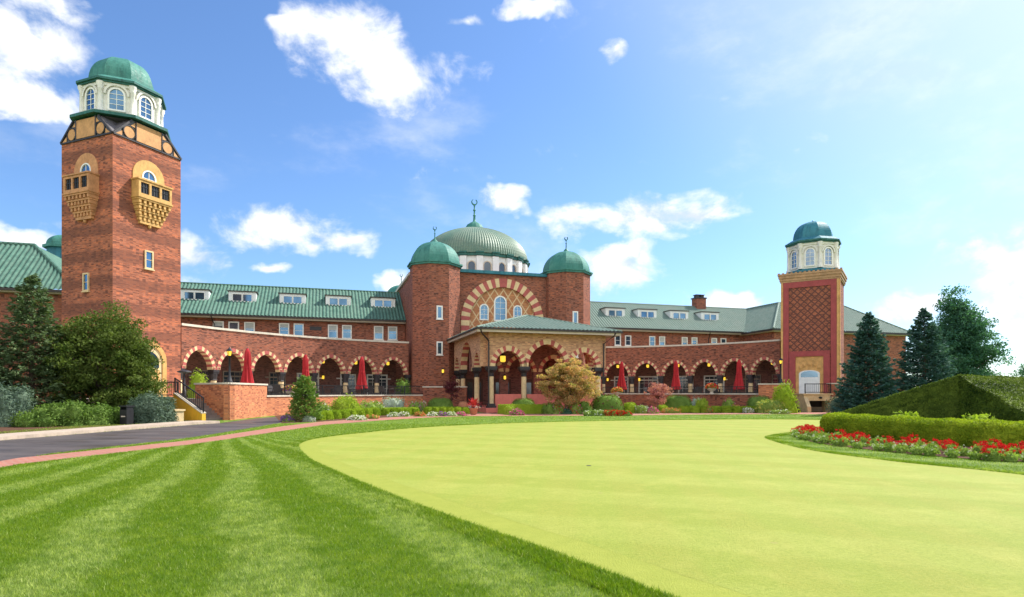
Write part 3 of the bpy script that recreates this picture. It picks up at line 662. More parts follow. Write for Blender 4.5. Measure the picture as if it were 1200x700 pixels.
def balcony(F, mat):
    zb, h, w, dp = 15.2, 1.12, 2.55, .72
    mb = MB(); mb.box(F, -w/2, w/2, 0, dp, zb, zb+.2); mb.box(F, -w/2, w/2, 0, dp, zb+h-.16, zb+h)
    mb.box(F, -w/2-.07, w/2+.07, 0, dp+.07, zb+h+.001, zb+h+.1); mb.box(F, -w/2-.06, w/2+.06, 0, dp+.06, zb-.1, zb-.001)
    for i in range(4):
        x = -w/2+.08+(w-.16)*i/3; mb.box(F, x-.08, x+.08, dp-.16, dp, zb+.2, zb+h-.16)
    for s in (-1, 1): mb.box(F, min(s*w/2, s*(w/2-.12)), max(s*w/2, s*(w/2-.12)), 0, dp-.16, zb+.2, zb+h-.16)
    b = mb.build('balcony', [mat], tw)
    mb = MB(); nst = 4
    for j in range(nst):
        f = 1-j/nst; ww = w*(.66+.34*f); dd = dp*(.26+.74*f); z1 = zb-.101-j*.36
        mb.box(F, -ww/2, ww/2, 0, dd, z1-.12, z1)
        m_ = 7-j//2
        for i in range(m_):
            x = -ww/2+.14+(ww-.28)*i/(m_-1); mb.box(F, x-.085, x+.085, 0, dd-.04, z1-.35, z1-.121); mb.box(F, x-.06, x+.06, 0, dd-.1, z1-.359, z1-.351)
        mb.box(F, -ww/2+.12, ww/2-.12, 0, dd*.55, z1-.36, z1-.121)
    z1 = zb-.101-nst*.36; mb.box(F, -.8, .8, 0, .22, z1-.2, z1-.001); mb.lathe(tuple(F(0, .1, z1-.42)), [(.02, 0), (.1, .06), (.12, .2)], 8); mb.build('corbel', [mat], b)
    mb = MB()
    for i in range(3):
        x0 = -w/2+.16+(w-.16)*i/3; x1 = x0+(w-.16)/3-.16; mb.poly([F(x0, dp-.1, zb+.2), F(x1, dp-.1, zb+.2), F(x1, dp-.1, zb+h-.16), F(x0, dp-.1, zb+h-.16)])
        for k in range(1, 3):
            x = x0+(x1-x0)*k/3; mb.box(F, x-.02, x+.02, dp-.09, dp-.06, zb+.2, zb+h-.16)
        mb.box(F, x0, x1, dp-.09, dp-.06, zb+.64, zb+.68)
    mb.build('grille', [m_iron], b)
    mb = MB(); arch_band(mb, F, 0, .55, 1.0, zb+h+.5, .66, .02, 7, (0, 0), .06)
    for s in (-1, 1): mb.box(F, min(s*.55, s*1.21), max(s*.55, s*1.21), 0.001, .06, zb+h-.3, zb+h+.5)
    mb.build('arch_surround', [mat], tw)
    window(tw, F, 0, zb+h-.2, 1.08, 1.22, (1, 1), 'window', .09, .002, arched=True)
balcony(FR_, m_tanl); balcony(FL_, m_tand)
window(tw, FR_, 0, 10.4, .66, 1.3, (0, 1), 'window', .1, fm=m_cream); window(tw, FL_, 0, 8.6, .6, 1.25, (0, 1), 'window', .1, fm=m_cream)
mb = MB(); arch_band(mb, FR_, 0, 1.05, 1.05, 3.9, .32, .02, 8, (0, 0), .09)
for s in (-1, 1): mb.box(FR_, min(s*1.04, s*1.37), max(s*1.04, s*1.37), .001, .09, 1.3, 3.9)
mb.build('door_surround', [m_tanl], tw)
mb = MB(); mb.poly([FR_(-1.05, .02, 1.3)]+[FR_(x, .02, 3.9+z) for x, z in arch_pts(1.05, 1.05, 8)]+[FR_(1.05, .02, 1.3)]); dd = mb.build('arched_door', [m_cream], tw)
mb = MB()
for s in (-1, 1): mb.box(FR_, s*.5-.36, s*.5+.36, .025, .06, 1.45, 3.3)
mb.build('door_leaf', [m_tan], dd)
mb = MB(); mb.poly([FR_(-.8, .03, 3.45)]+[FR_(.8*math.cos(math.pi-math.pi*i/10), .03, 3.8+.8*math.sin(math.pi*i/10)) for i in range(11)]+[FR_(.8, .03, 3.45)]); mb.build('fanlight', [m_glass], dd)
# ---- right tower
Wn = 4.87; Cr = Vector((29.8, 56, 0)); fd = Vector((-.839, .545, 0)).normalized(); sd = Vector((-fd.y*-1, -fd.x, 0)); sd = Vector((fd.y, -fd.x, 0))
t2c = Cr+fd*Wn/2+sd*Wn/2
tr = thing('lattice_tower', t2c, 'square tower with lattice tiled front, tan cornice and blue green domed lantern', 'tower')
sq = [Cr, Cr+sd*Wn, Cr+sd*Wn+fd*Wn, Cr+fd*Wn]
mb = MB(); mb.prism([(p.x, p.y) for p in sq], 0, 12.1); mb.build('shaft', [m_brick], tr)
FT = Fr(Cr+fd*Wn/2, -fd, Vector((fd.y*-1, fd.x, 0))); FT.y = -sd
FS = Fr(Cr+sd*Wn/2, sd, -fd)
hw = Wn/2
mb = MB(); mb.poly([FT(-hw+.2, .03, 1.0), FT(hw-.2, .03, 1.0), FT(hw-.2, .03, 12.0), FT(-hw+.2, .03, 12.0)]); mb.build('lattice_panel', [m_diaper_r], tr)
mb = MB(); 
for s in (-1, 1): mb.box(FT, min(s*(hw-.16), s*(hw+.02)), max(s*(hw-.16), s*(hw+.02)), .001, .16, .3, 12.09)
mb.box(FS, -Wn/2+.02, -Wn/2+.25, .001, .1, .3, 12.09); mb.build('corner_strip', [m_tan], tr)
mb = MB()
for s in (-1, 1): mb.box(FT, min(s*(hw-.17), s*(hw-.66)), max(s*(hw-.17), s*(hw-.66)), .04, .12, .6, 12.08)
mb.box(FT, -hw+.66, hw-.66, .04, .12, 11.55, 12.08)
mb.box(FT, -1.72, -1.18, .041, .2, 1.3, 5.55); mb.box(FT, 1.18, 1.72, .041, .2, 1.3, 5.55); mb.box(FT, -1.18, 1.18, .041, .2, 5.05, 5.55); mb.build('red_frame', [m_rband], tr)
mb = MB(); mb.box(FT, -1.18, 1.18, .035, .07, 1.3, 5.05)
for i in range(5):
    a = R(140-25*i); mb.lathe(tuple(FT(1.0*math.cos(a), .07, 3.55+.75*math.sin(a))), [(.13, -.13), (.16, 0), (.13, .13)], 6)
mb.box(FT, -1.0, 1.0, .071, .1, 4.62, 4.75); mb.build('tan_surround', [m_tan], tr)
mb = MB(); Pd = [(-.88, 1.3)]+[(.88*math.cos(math.pi-math.pi*i/10), 3.45+.32*math.sin(math.pi*i/10)) for i in range(11)]+[(.88, 1.3)]
for y in (.075, .15): mb.poly([FT(x, y, z) for x, z in Pd])
for a, b in zip(Pd, Pd[1:]): mb.poly([FT(a[0], .075, a[1]), FT(b[0], .075, b[1]), FT(b[0], .15, b[1]), FT(a[0], .15, a[1])])
dr = mb.build('white_door', [m_white], tr)
mb = MB(); mb.poly([FT(x*.82, .156, 3.12 if z < 2 else z-.07) for x, z in Pd]); mb.build('fanlight', [glassm('fanlight_glass', (.12, .2, .28), .15)], dr)
mb = MB(); mb.box(FT, -.015, .015, .151, .16, 1.35, 3.05)
for s in (-1, 1):
    for z0, z1 in ((1.5, 2.1), (2.2, 2.95)): mb.box(FT, s*.44-.3, s*.44+.3, .151, .158, z0, z1)
mb.build('door_moulding', [m_white], dr)
mb = MB()
for k, (z0, z1, e) in enumerate(((12.1, 12.25, .10), (12.251, 12.5, .16), (12.501, 12.75, .24), (12.751, 12.92, .30))):
    e_ = e; mb.prism([tuple((t2c+fd*a*(hw+e_)+sd*b*(hw+e_)))[:2] for a, b in ((-1, -1), (1, -1), (1, 1), (-1, 1))], z0+.002, z1)
for i in range(15):
    x = -hw-.2+(Wn+.4)*i/14; mb.box(FT, x-.09, x+.09, .15, .26, 12.921, 13.02)
    mb.box(FS, x-.09, x+.09, .15, .26, 12.921, 13.02)
mb.build('cornice', [m_cornice], tr)
lantern(tr, t2c, 2.02, 13.35, 15.75, math.atan2(FT.y.y, FT.y.x), 1.68, 1.75, m_copper_b, glassm('pale_glass', (.16, .22, .28), .12), 2.35, 2.35, 1.75)
# ================================================================== GROUND
def m_lawn_(name, far=False):
    m, t, b = new_mat(name); p = t.pos()
    s = t.a('ShaderNodeSeparateXYZ', {0: p}); wob = t.math('MULTIPLY', t.noise(t.scale(p, (.12, .12, 1)), 1, 2), 2.6)
    q = t.math('ADD', t.math('ARCTAN2', t.math('ADD', s.outputs[0], 12.5), t.math('SUBTRACT', 27.0, s.outputs[1])), t.math('MULTIPLY', wob, .045))   # passes of the mower fan out from the far corner by the path
    st = t.math('SINE', t.math('MULTIPLY', q, 78.0))
    st = t.ramp(t.math('ADD', st, t.ramp(t.noise(p, 2.2, 5), .3, .7, -.6, .6)), -.15, .75)
    n = t.noise(p, .9, 6, .7); n2 = t.noise(p, 38, 4, .7); n3 = t.noise(p, 7, 5, .75)
    if far:
        col = t.mix(st, (.165, .275, .016), (.33, .43, .10)); col = t.mix(t.ramp(n, .42, .7, 0, .55), col, (.23, .30, .03))
        col = t.mix(t.ramp(n3, .38, .66, 0, .6), col, (.10, .19, .01)); n5 = t.noise(p, 2.6, 7, .8); col = t.mix(t.ramp(n5, .48, .62, 0, .5), col, (.10, .19, .01)); col = t.mix(t.ramp(n2, .4, .65, 0, .5), col, (.07, .15, .01))
        put(t, b, col, .8, n2, 1.0, .06, .2)
    else:
        g = t.a('ShaderNodeNewGeometry').outputs['Random Per Island']
        col = t.mix(st, (.24, .34, .018), (.52, .585, .18)); col = t.mix(t.ramp(n, .42, .7, 0, .5), col, (.42, .48, .05))
        n5 = t.noise(p, 2.6, 7, .8); col = t.mix(t.ramp(n3, .43, .58, 0, .6), col, (.10, .21, .01)); col = t.mix(t.ramp(n5, .48, .62, 0, .55), col, (.12, .23, .012)); col = t.mix(t.ramp(n5, .44, .32, 0, .5), col, (.45, .47, .09))
        col = t.mix(t.ramp(g, .0, .55, .8, 0), col, (.07, .15, .008)); col = t.mix(t.ramp(g, .95, .99), col, (.50, .52, .22))
        put(t, b, col, .55, None, spec=.2)
        tn = t.a('ShaderNodeBsdfTranslucent', {'Color': t.mix(1, col, (1.15, 1.3, .4), 'MULTIPLY')}); mx = t.a('ShaderNodeMixShader', {0: .38})
        t.L.new(b.outputs[0], mx.inputs[1]); t.L.new(tn.outputs[0], mx.inputs[2]); t.L.new(mx.outputs[0], m.node_tree.nodes['Material Output'].inputs[0])
    return m
m_lawn, m_blade = m_lawn_('lawn_turf', True), m_lawn_('grass_blades')
def m_green_():
    m, t, b = new_mat('putting_green_turf'); p = t.pos(); s = t.a('ShaderNodeSeparateXYZ', {0: p})
    q = t.math('ADD', t.math('MULTIPLY', s.outputs[0], .93), t.math('MULTIPLY', s.outputs[1], -.1)); st = t.ramp(t.math('SINE', t.math('MULTIPLY', q, 2*math.pi/1.1)), -.4, .4)
    q2 = t.math('ADD', t.math('MULTIPLY', s.outputs[0], .35), t.math('MULTIPLY', s.outputs[1], .93)); st2 = t.ramp(t.math('SINE', t.math('MULTIPLY', q2, 2*math.pi/2.3)), -.3, .3)
    n = t.noise(p, .35, 5, .65); n2 = t.noise(p, 28, 6, .8); n3 = t.noise(p, 5, 5, .7)
    col = t.mix(t.ramp(n, .3, .7), (.30, .315, .045), (.355, .36, .06)); col = t.mix(t.math('MULTIPLY', st, .42), col, (.27, .34, .04)); col = t.mix(t.math('MULTIPLY', st2, .3), col, (.43, .44, .10))
    col = t.mix(t.ramp(n3, .45, .75, 0, .45), col, (.27, .33, .04)); col = t.mix(t.ramp(n2, .4, .65, 0, .7), col, (.20, .26, .028)); n4 = t.noise(p, 1.1, 6, .75); col = t.mix(t.ramp(n4, .5, .75, 0, .5), col, (.46, .43, .10)); vo = t.a('ShaderNodeTexVoronoi', {'Vector': p, 'Scale': .9, 'Randomness': 1.0}).outputs['Distance']; col = t.mix(t.ramp(vo, .035, .05, .55, 0), col, (.34, .30, .09))
    put(t, b, col, .75, n2, .8, .02, .2); return m
def m_collar_():
    m, t, b = new_mat('collar_turf'); p = t.pos(); n2 = t.noise(p, 45, 4, .7); n3 = t.noise(p, 4, 5, .7)
    col = t.mix(t.ramp(n3, .35, .7), (.275, .305, .038), (.325, .345, .05)); col = t.mix(t.ramp(n2, .4, .75, 0, .4), col, (.21, .28, .03)); put(t, b, col, .8, n2, .7, .02, .25); return m
def m_asphalt_():
    m, t, b = new_mat('asphalt'); p = t.pos(); n = t.noise(p, .45, 5, .65); n2 = t.noise(p, 40, 3); n3 = t.noise(t.scale(p, (.25, 1.2, 1)), 1, 4)
    col = t.mix(t.ramp(n3, .35, .65), (.05, .04, .036), (.115, .09, .08)); col = t.mix(t.ramp(n2, .3, .7, 0, .4), col, (.05, .045, .045))
    put(t, b, col, t.ramp(n, .4, .62, .4, .85), n2, .3, .006, .5); return m
def m_path_():
    m, t, b = new_mat('brick_paving'); p = t.pos()
    br = t.a('ShaderNodeTexBrick', {'Vector': p, 'Color1': c4((.42, .13, .085)), 'Color2': c4((.33, .095, .065)), 'Mortar': c4((.34, .26, .2)), 'Scale': 1.0, 'Mortar Size': .012, 'Brick Width': .22, 'Row Height': .11})
    n = t.noise(p, 1.5, 5, .7); put(t, b, t.mix(t.ramp(n, .4, .75, 0, .5), br.outputs[0], (.42, .22, .15)), .8, br.outputs['Fac'], .4, -.006, .3); return m
m_green, m_collar, m_asph, m_path = m_green_(), m_collar_(), m_asphalt_(), m_path_()
m_kerb = plain('kerb_concrete', (.43, .34, .26), .85, .18, 2)
def m_mulch_():
    m, t, b = new_mat('bark_mulch'); p = t.pos(); n = t.noise(p, 14, 5, .7); put(t, b, t.mix(n, (.05, .025, .016), (.17, .085, .05)), .95, n, .9, .04, .15); return m
m_mulch = m_mulch_()
def sheet(name, pts, z, mat, n=1):
    mb = MB(); mb.poly([(p[0], p[1], z) for p in pts]); o = mb.build(name, [mat], loc=(0, 0, 0)); return struct(o)
def smooth(pts, k=8, closed=True):
    n = len(pts); Ov = []
    for i in range(n if closed else n-1):
        g = lambda j: np.array(pts[j % n] if closed else pts[min(max(j, 0), n-1)], float)[:2]
        p0, p1, p2, p3 = g(i-1), g(i), g(i+1), g(i+2)
        for s in range(k):
            t = s/k; Ov.append(tuple(.5*((2*p1)+(-p0+p2)*t+(2*p0-5*p1+4*p2-p3)*t*t+(-p0+3*p1-3*p2+p3)*t**3)))
    if not closed: Ov.append(tuple(np.array(pts[-1], float)[:2]))
    return Ov
G = lambda px, py: tuple(gpt(px, py))[:2]
mb = MB(); mb.poly([(-700, -60, 0), (700, -60, 0), (700, 900, 0), (-700, 900, 0)]); struct(mb.build('lawn', [m_lawn], loc=(0, 0, 0)))
gp = [G(349, 526), G(351, 520), G(372, 514), G(425, 507.5), G(508, 500.3), G(633, 495.2), G(800, 492.3), G(930, 491.8), G(985, 493.5), G(990, 498), G(969, 503.5), G(925, 508), G(903, 511.5), G(901, 515), G(946, 527), G(1044, 540.5), G(1200, 557), (11.0, 8.5), (11.5, 5.5), (9.0, 3.2), (3.0, 3.2), G(779, 700), G(717, 677), G(633, 645), G(550, 616), G(467, 585), G(400, 557), G(362, 539)]
GREEN = smooth(gp, 10)
gc = np.mean(np.array(GREEN), 0)
def inset(P, dist):
    P = np.array(P); t = np.roll(P, -1, 0)-np.roll(P, 1, 0); t /= np.linalg.norm(t, axis=1)[:,None]; n = np.stack([-t[:,1], t[:,0]], 1)
    area = .5*np.sum(P[:,0]*np.roll(P[:,1], -1)-np.roll(P[:,0], -1)*P[:,1]); n = n if area > 0 else -n
    return P+n*dist
sheet('green_collar', GREEN, .008, m_collar); sheet('putting_green', inset(GREEN, .6), .0092, m_green)
mb = MB(); hp = gpt(690, 546.5); mb.lathe((hp.x, hp.y, .0145), [(.054, .002), (.054, 0)], 20, 0); o = mb.build('golf_hole', [m_iron]); tag(o, 'small dark golf hole cup set in the putting green', 'golf hole')
# road, kerb, path
road_far = [G(-260, 533), G(-60, 521), G(0, 516.5), G(110, 507.3), G(220, 498.5), G(258, 496), G(300, 490.5), G(345, 487)]
road_near = [G(350, 491.8), G(300, 501), G(235, 511.5), G(180, 518.5), G(130, 524), G(60, 532), G(0, 541.5), G(-90, 558), G(-260, 590)]
sheet('road', [*road_far, *road_near], .004, m_asph)
def strip(pts, w0, w1):
    P = np.array(pts); t = np.gradient(P, axis=0); t /= np.linalg.norm(t, axis=1)[:,None]; n = np.stack([-t[:,1], t[:,0]], 1)
    return [tuple(a) for a in P+n*w0], [tuple(a) for a in P+n*w1]
a, b = strip(smooth(road_far[:6], 6, False), .02, .5); mb = MB()
for i in range(len(a)-1): mb.prism([a[i], a[i+1], b[i+1], b[i]], 0, .13)
struct(mb.build('kerb', [m_kerb], loc=(0, 0, 0)))
b2 = [G(-260, 533), *road_far[1:6]]
sw = [(p[0], p[1]) for p in b]; mb = MB()
c_, d_ = strip(smooth(road_far[:6], 6, False), .5, 1.5)
for i in range(len(c_)-1): mb.poly([(*c_[i], .128), (*c_[i+1], .128), (*d_[i+1], .128), (*d_[i], .128)])
struct(mb.build('sidewalk', [m_kerb], loc=(0, 0, 0)))
path_far = [G(-60, 551), G(22, 537), G(120, 527), G(223, 516.3), G(330, 500), G(375, 494.5), G(440, 490.2), G(500, 486.8), G(545, 484), G(640, 484.0), G(740, 483.4), G(800, 484.2), G(900, 484.0), G(960, 483.3), G(1000, 483.5)]
path_near = [G(1000, 485.7), G(900, 485.6), G(800, 486.2), G(740, 487.2), G(640, 487.5), G(545, 488), G(500, 489.7), G(440, 493.3), G(380, 498.2), G(330, 505.5), G(223, 521.5), G(120, 533), G(22, 544.5), G(-60, 560)]
sheet('path', path_far+path_near, .0065, m_path)
# beds
sheet('planting_bed', [G(330, 496.3), G(375, 494.2), G(440, 490), G(500, 486.6), G(552, 484.5), at(552, 56)[:2], at(490, 57.5)[:2], at(400, 52.5)[:2], at(322, 44.5)[:2]], .0105, m_mulch)
sheet('planting_bed', [G(572, 484.7), G(640, 484.3), G(690, 487), G(735, 487), G(740, 483.8), G(800, 484.5), G(900, 484.3), G(935, 483.9), at(930, 54)[:2], at(890, 54.9)[:2], at(790, 60)[:2], at(707, 63)[:2], at(690, 53)[:2], at(578, 51.2)[:2]], .0105, m_mulch)
bedL = [*[(p[0], p[1]) for p in d_], at(205, 36)[:2], at(185, 38.5)[:2], at(150, 42)[:2], at(-20, 42)[:2], at(-280, 36)[:2]]
sheet('planting_bed', bedL, .009, m_mulch)
# ================================================================== TERRACE
K0, K1 = Vector((-17.3, 37.6, 0)), Vector((-17.6, 44, 0))
edgeL = [K1, at(352, 47.8), at(400, 52), at(450, 55.3), at(497, 57.2)]
Bl = ARC['L'][3]
land = [at(177, 39.2), at(208, 38.4)]
tl = [*land, Vector((-20.4, 39.7, 0)), K0, *edgeL, uv(-7.3, 2.2), *[b for b in reversed(Bl)], uv(-34, 12), uv(-34, 21)]
mb = MB(); mb.prism([(p[0], p[1]) for p in tl], .1, FLOOR); struct(mb.build('terrace', [m_stone], loc=(0, 0, 0)))
edgeR = [at(707, 62), at(745, 61.6), at(790, 60), at(840, 57.6), at(889, 54.9)]
R1, R2 = at(889, 54.6), at(925, 53.6)
Br = ARC['R'][3]
tr_ = [uv(5.6, 4.2), *edgeR, R1, R2, at(930, 55.6), Cr+fd*Wn*.98-sd*1.2, Cr-sd*1.2+fd*.3, Cr+sd*.2, *[b for b in reversed(Br)], uv(9.0, -.5)]
mb = MB(); mb.prism([(p[0], p[1]) for p in tr_], .1, FLOOR); struct(mb.build('terrace', [m_stone], loc=(0, 0, 0)))
def wall_run(name, pts, z0, z1, th, label, mat=None, capw=.06):
    t = thing(name, pts[len(pts)//2], label, 'wall'); mb = MB(); cp = MB()
    for a, b in zip(pts, pts[1:]):
        F = Fr((a+b)/2, b-a); L = (b-a).length/2; mb.box(F, -L-.01, L+.01, -th, .05, z0, z1); cp.box(F, -L-.06, L+.06, -th-capw, .05+capw, z1+.001, z1+.11)
    mb.build('wall', [mat or m_brick_o], t); cp.build('coping', [m_stone], t); return t
wall_run('retaining_wall', [Vector((-20.45, 39.75, 0)), K0], 0, 2.2, .34, 'tall orange brick retaining wall climbing beside the terrace steps')
wall_run('retaining_wall', [K0, K1], 0, 2.2, .34, 'sunlit tall orange brick retaining wall behind the small evergreen')
wall_run('retaining_wall', edgeL, 0, 1.38, .3, 'low orange brick terrace wall behind the boxwood planting')
wall_run('retaining_wall', [at(496, 57), at(546.5, 56.6)], 0, 2.15, .3, 'brick garden wall with stone coping between turret and portico', m_brick)
wall_run('retaining_wall', edgeR, 0, 1.5, .3, 'low brick terrace wall behind the pink flowering tree', m_brick)
wall_run('retaining_wall', [R1, R2], 0, 2.38, .9, 'raised brick pier wall with stone cap beside the lattice-fronted tower', m_brick_o)
# stairs
def stairs(F, w, n, rise, run, label, mat):
    t = thing('staircase', F(0, 0, 0), label, 'stairs'); mb = MB()
    for i in range(n): mb.box(F, 0, w, -(n)*run, -i*run, i*rise+.0005, (i+1)*rise)
    mb.build('steps', [mat], t); return t
rdir = Vector((2.7, -1.6, 0)).normalized(); pdir = Vector((.51, .86, 0)).normalized()
m_step = plain('step_stone', (.26, .20, .17), .85, .2, 2)
S0 = Vector((-18.5, 36.85, 0))
Fst = Fr(S0, pdir, rdir); st = stairs(Fst, 1.55, 9, .1445, .30, 'stone terrace steps between yellow side wall and orange brick wall', m_step)
yw = thing('yellow_wall', (-19.5, 37.6, 0), 'sloping yellow painted side wall of the terrace steps', 'wall')
Fy = Fr(S0-pdir*.02, rdir, -pdir); mb = MB(); L = 9*.30
pr = [(.25, 0), (.25, .42), (-L+.1, 1.62), (-L-.0, 1.62), (-L-0, 0)]
for y in (0.0, .24): mb.poly([Fy(x, y, z) for x, z in pr])
for a, b in zip(pr, pr[1:]+pr[:1]): mb.poly([Fy(a[0], 0, a[1]), Fy(b[0], 0, b[1]), Fy(b[0], .24, b[1]), Fy(a[0], .24, a[1])])
mb.build('wall', [m_yellow], yw); mb = MB()
P = [(x, z) for x, z in pr[1:4]]
for a, b in zip(P, P[1:]): mb.bar(Fy(a[0], .12, a[1]+.035), Fy(b[0], .12, b[1]+.035), .3, .06)
mb.build('coping', [m_stone], yw)
lw = thing('landing_wall', (land[0]+land[1])/2, 'cream rendered wall under the black landing railing', 'wall'); F = Fr((land[0]+land[1])/2, land[1]-land[0]); LL = (land[1]-land[0]).length/2
mb = MB(); mb.box(F, -LL-1.5, LL+.15, -.3, .02, 0, 1.28); mb.build('wall', [m_yellow], lw); mb = MB(); mb.box(F, -LL-1.5, LL+.18, -.36, .08, 1.281, 1.42); mb.build('coping', [m_cream], lw)
bl = at(203.5, 35.6); mb = MB(); F = Fr(bl, rdir); mb.box(F, -.34, .34, -.4, .1, 0, .62); mb.box(F, -.4, .4, -.46, .16, .621, .72)
mb.bar(F(-.3, -.2, .55), F(-1.3, -.2, 1.1), .26, .2)
o = mb.build('stone_block', [m_cream]); tag(o, 'cream stone end block beside the blue spruce shrub at the steps', 'stone block')
# railings
def railing(name, pts, z0, h, label, sp=.13, post=2.2, rails=(.12, 1.0), bal=True, cat='railing'):
    t = thing(name, Vector(pts[len(pts)//2]), label, cat); rm = MB(); bm = MB(); zz = lambda p: Vector((p[0], p[1], p[2] if len(p) > 2 and p[2] else z0))
    for a, b in zip(pts, pts[1:]):
        a, b = zz(a), zz(b)
        for f in rails: rm.bar(a+Vector((0, 0, h*f)), b+Vector((0, 0, h*f)), .05, .06)
        n = max(1, int((b-a).length/sp))
        for i in range(1, n): p = a+(b-a)*i/n; bm.bar(p+Vector((0, 0, h*rails[0])), p+Vector((0, 0, h)), .022, .022)
        k = max(1, round((b-a).length/post))
        for i in range(k): 
            p = a+(b-a)*i/k; q = MB(); q.bar(p, p+Vector((0, 0, h+.03)), .07, .07); q.build('post', [m_iron], t)
    q = MB(); q.bar(b, b+Vector((0, 0, h+.03)), .07, .07); q.build('post', [m_iron], t)
    rm.build('rails', [m_iron], t)
    if bal: bm.build('balusters', [m_iron], t)
    return t
inn = lambda pts: [p+Vector((0, .15, 0)) for p in pts]
railing('terrace_railing', inn(edgeL), 1.49, .78, 'long black terrace railing along the left arcade')
railing('terrace_railing', inn(edgeR), 1.61, .62, 'long black terrace railing along the right arcade')
railing('landing_railing', [Vector((*land[0][:2], 1.42)), Vector((*land[1][:2], 1.42))], 1.42, .92, 'short black railing on the landing before the tall tower', .16)
rs = [Vector((*land[1][:2], 1.45)), Vector((*(Fy(.2, .12, 0))[:2], .52))]; rs[0] = Fy(-L, .12, 1.7); rs[1] = Fy(.2, .12, .5)
railing('stair_railing', rs, 0, .88, 'sloping black handrail beside the terrace steps', .2)
# path light, lamp posts
def lamp_post(p, z, h, label):
    t = thing('lamp_post', Vector((p[0], p[1], z)), label, 'lamp post'); b = Vector((p[0], p[1], z))
    mb = MB(); mb.lathe(b, [(.2, 0), (.2, .08), (.13, .14), (.11, .35), (.065, .42), (.055, h-.55), (.09, h-.52), (.05, h-.48)], 12); mb.build('post', [m_iron], t, True)
    mb = MB(); mb.lathe(b, [(.09, h-.47), (.14, h-.2)], 8); mb.build('lamp_glass', [m_lamp], t)
    mb = MB(); mb.lathe(b, [(.1, h-.5), (.1, h-.47)], 8); mb.lathe(b, [(.2, h-.2), (.17, h-.12), (.07, h-.03), (.02, h+.06)], 8)
    for k in range(4):
        a = math.pi/2*k; mb.bar(b+Vector((.1*math.cos(a), .1*math.sin(a), h-.47)), b+Vector((.155*math.cos(a), .155*math.sin(a), h-.2)), .02, .02)
    mb.build('lamp_cage', [m_iron], t); return t
lamp_post(at(269, 37.8), 2.31, 2.12, 'dark lamp post on the corner of the orange brick wall, left of an umbrella')
lamp_post(at(915, 53.9), 2.49, 2.2, 'dark lamp post on the brick pier beside the lattice-fronted tower')
t = thing('path_light', at(216, 38.9, FLOOR), 'dark mushroom topped light at the head of the terrace steps', 'path light'); b = at(216, 38.9, FLOOR)
mb = MB(); mb.lathe(b, [(.13, 0), (.13, .5), (.06, .56), (.05, 1.6)], 10); mb.build('post', [m_dark], t, True); mb = MB(); mb.lathe(b, [(.1, 1.56), (.42, 1.68), (.40, 1.74), (.12, 1.82)], 16); mb.build('lamp_shade', [m_dark], t)
# right steps and basement entry
Fs2 = Fr(at(929.5, 53.2), (1, .06), (.06, -1)); stairs(Fs2, .95, 9, .1445, .27, 'dark stone steps up to the lattice-fronted tower', m_dark)
be = thing('basement_entry', at(961, 53), 'cream stone basement entry with dark opening below the white tower door', 'entrance')
F = Fr(at(962, 52.6), (.99, -.06)); mb = MB()
for x0, x1, z0, z1 in ((-1.42, -.95, 0, 1.5), (.78, 1.42, 0, 1.3), (-.95, .78, .98, 1.5)): mb.box(F, x0, x1, -2.2, 0, z0, z1)
mb.box(F, -1.5, 1.0, -2.3, .08, 1.501, 1.6)
for s, x in ((-1, -1.42), (1, 1.12)):
    mb.poly([F(x+.0, .001, 0), F(x+.3, .001, 0), F(x+.3, .7, 0), F(x, .7, 0)]); 
    pr = [(0, 0), (.75, 0), (.75, .45), (0, 1.3)]
    for xx in (x, x+.3): mb.poly([F(xx, y, z) for y, z in pr])
    for a, c in zip(pr[1:], pr[2:]+pr[:1]): mb.poly([F(x, a[0], a[1]), F(x+.3, a[0], a[1]), F(x+.3, c[0], c[1]), F(x, c[0], c[1])])
mb.build('surround', [m_cream], be)
mb = MB(); mb.box(F, -.95, .78, -2.0, -1.6, 0, .98); mb.build('dark_opening', [m_dark], be)
mb = MB(); mb.box(F, -.9, .73, -1.59, -1.45, .02, .42); mb.build('vent_panel', [m_kerb], be)
mb = MB(); mb.lathe(F(-.05, .04, 1.16), [(.05, 0), (.15, .06), (.15, .12), (.05, .18)], 10); mb.build('wall_light', [m_iron], be)
wp = thing('brick_pier', at(979.5, 53.6), 'short brick pier at the right end of the tower landing railing', 'pier'); F = Fr(at(979.5, 53.6), (.99, -.06))
mb = MB(); mb.box(F, -.36, .36, -.8, 0, 1.31, 2.42); mb.box(F, .43, .5, -2.2, 0, 0, 1.3); mb.build('shaft', [m_brick], wp); mb = MB(); mb.box(F, -.42, .42, -.86, .06, 2.421, 2.52); mb.build('coping', [m_stone], wp)
railing('landing_railing', [at(943.5, 52.8, 1.61), at(973, 52.9, 1.61)], 1.61, .82, 'short black railing before the white tower door', .17)
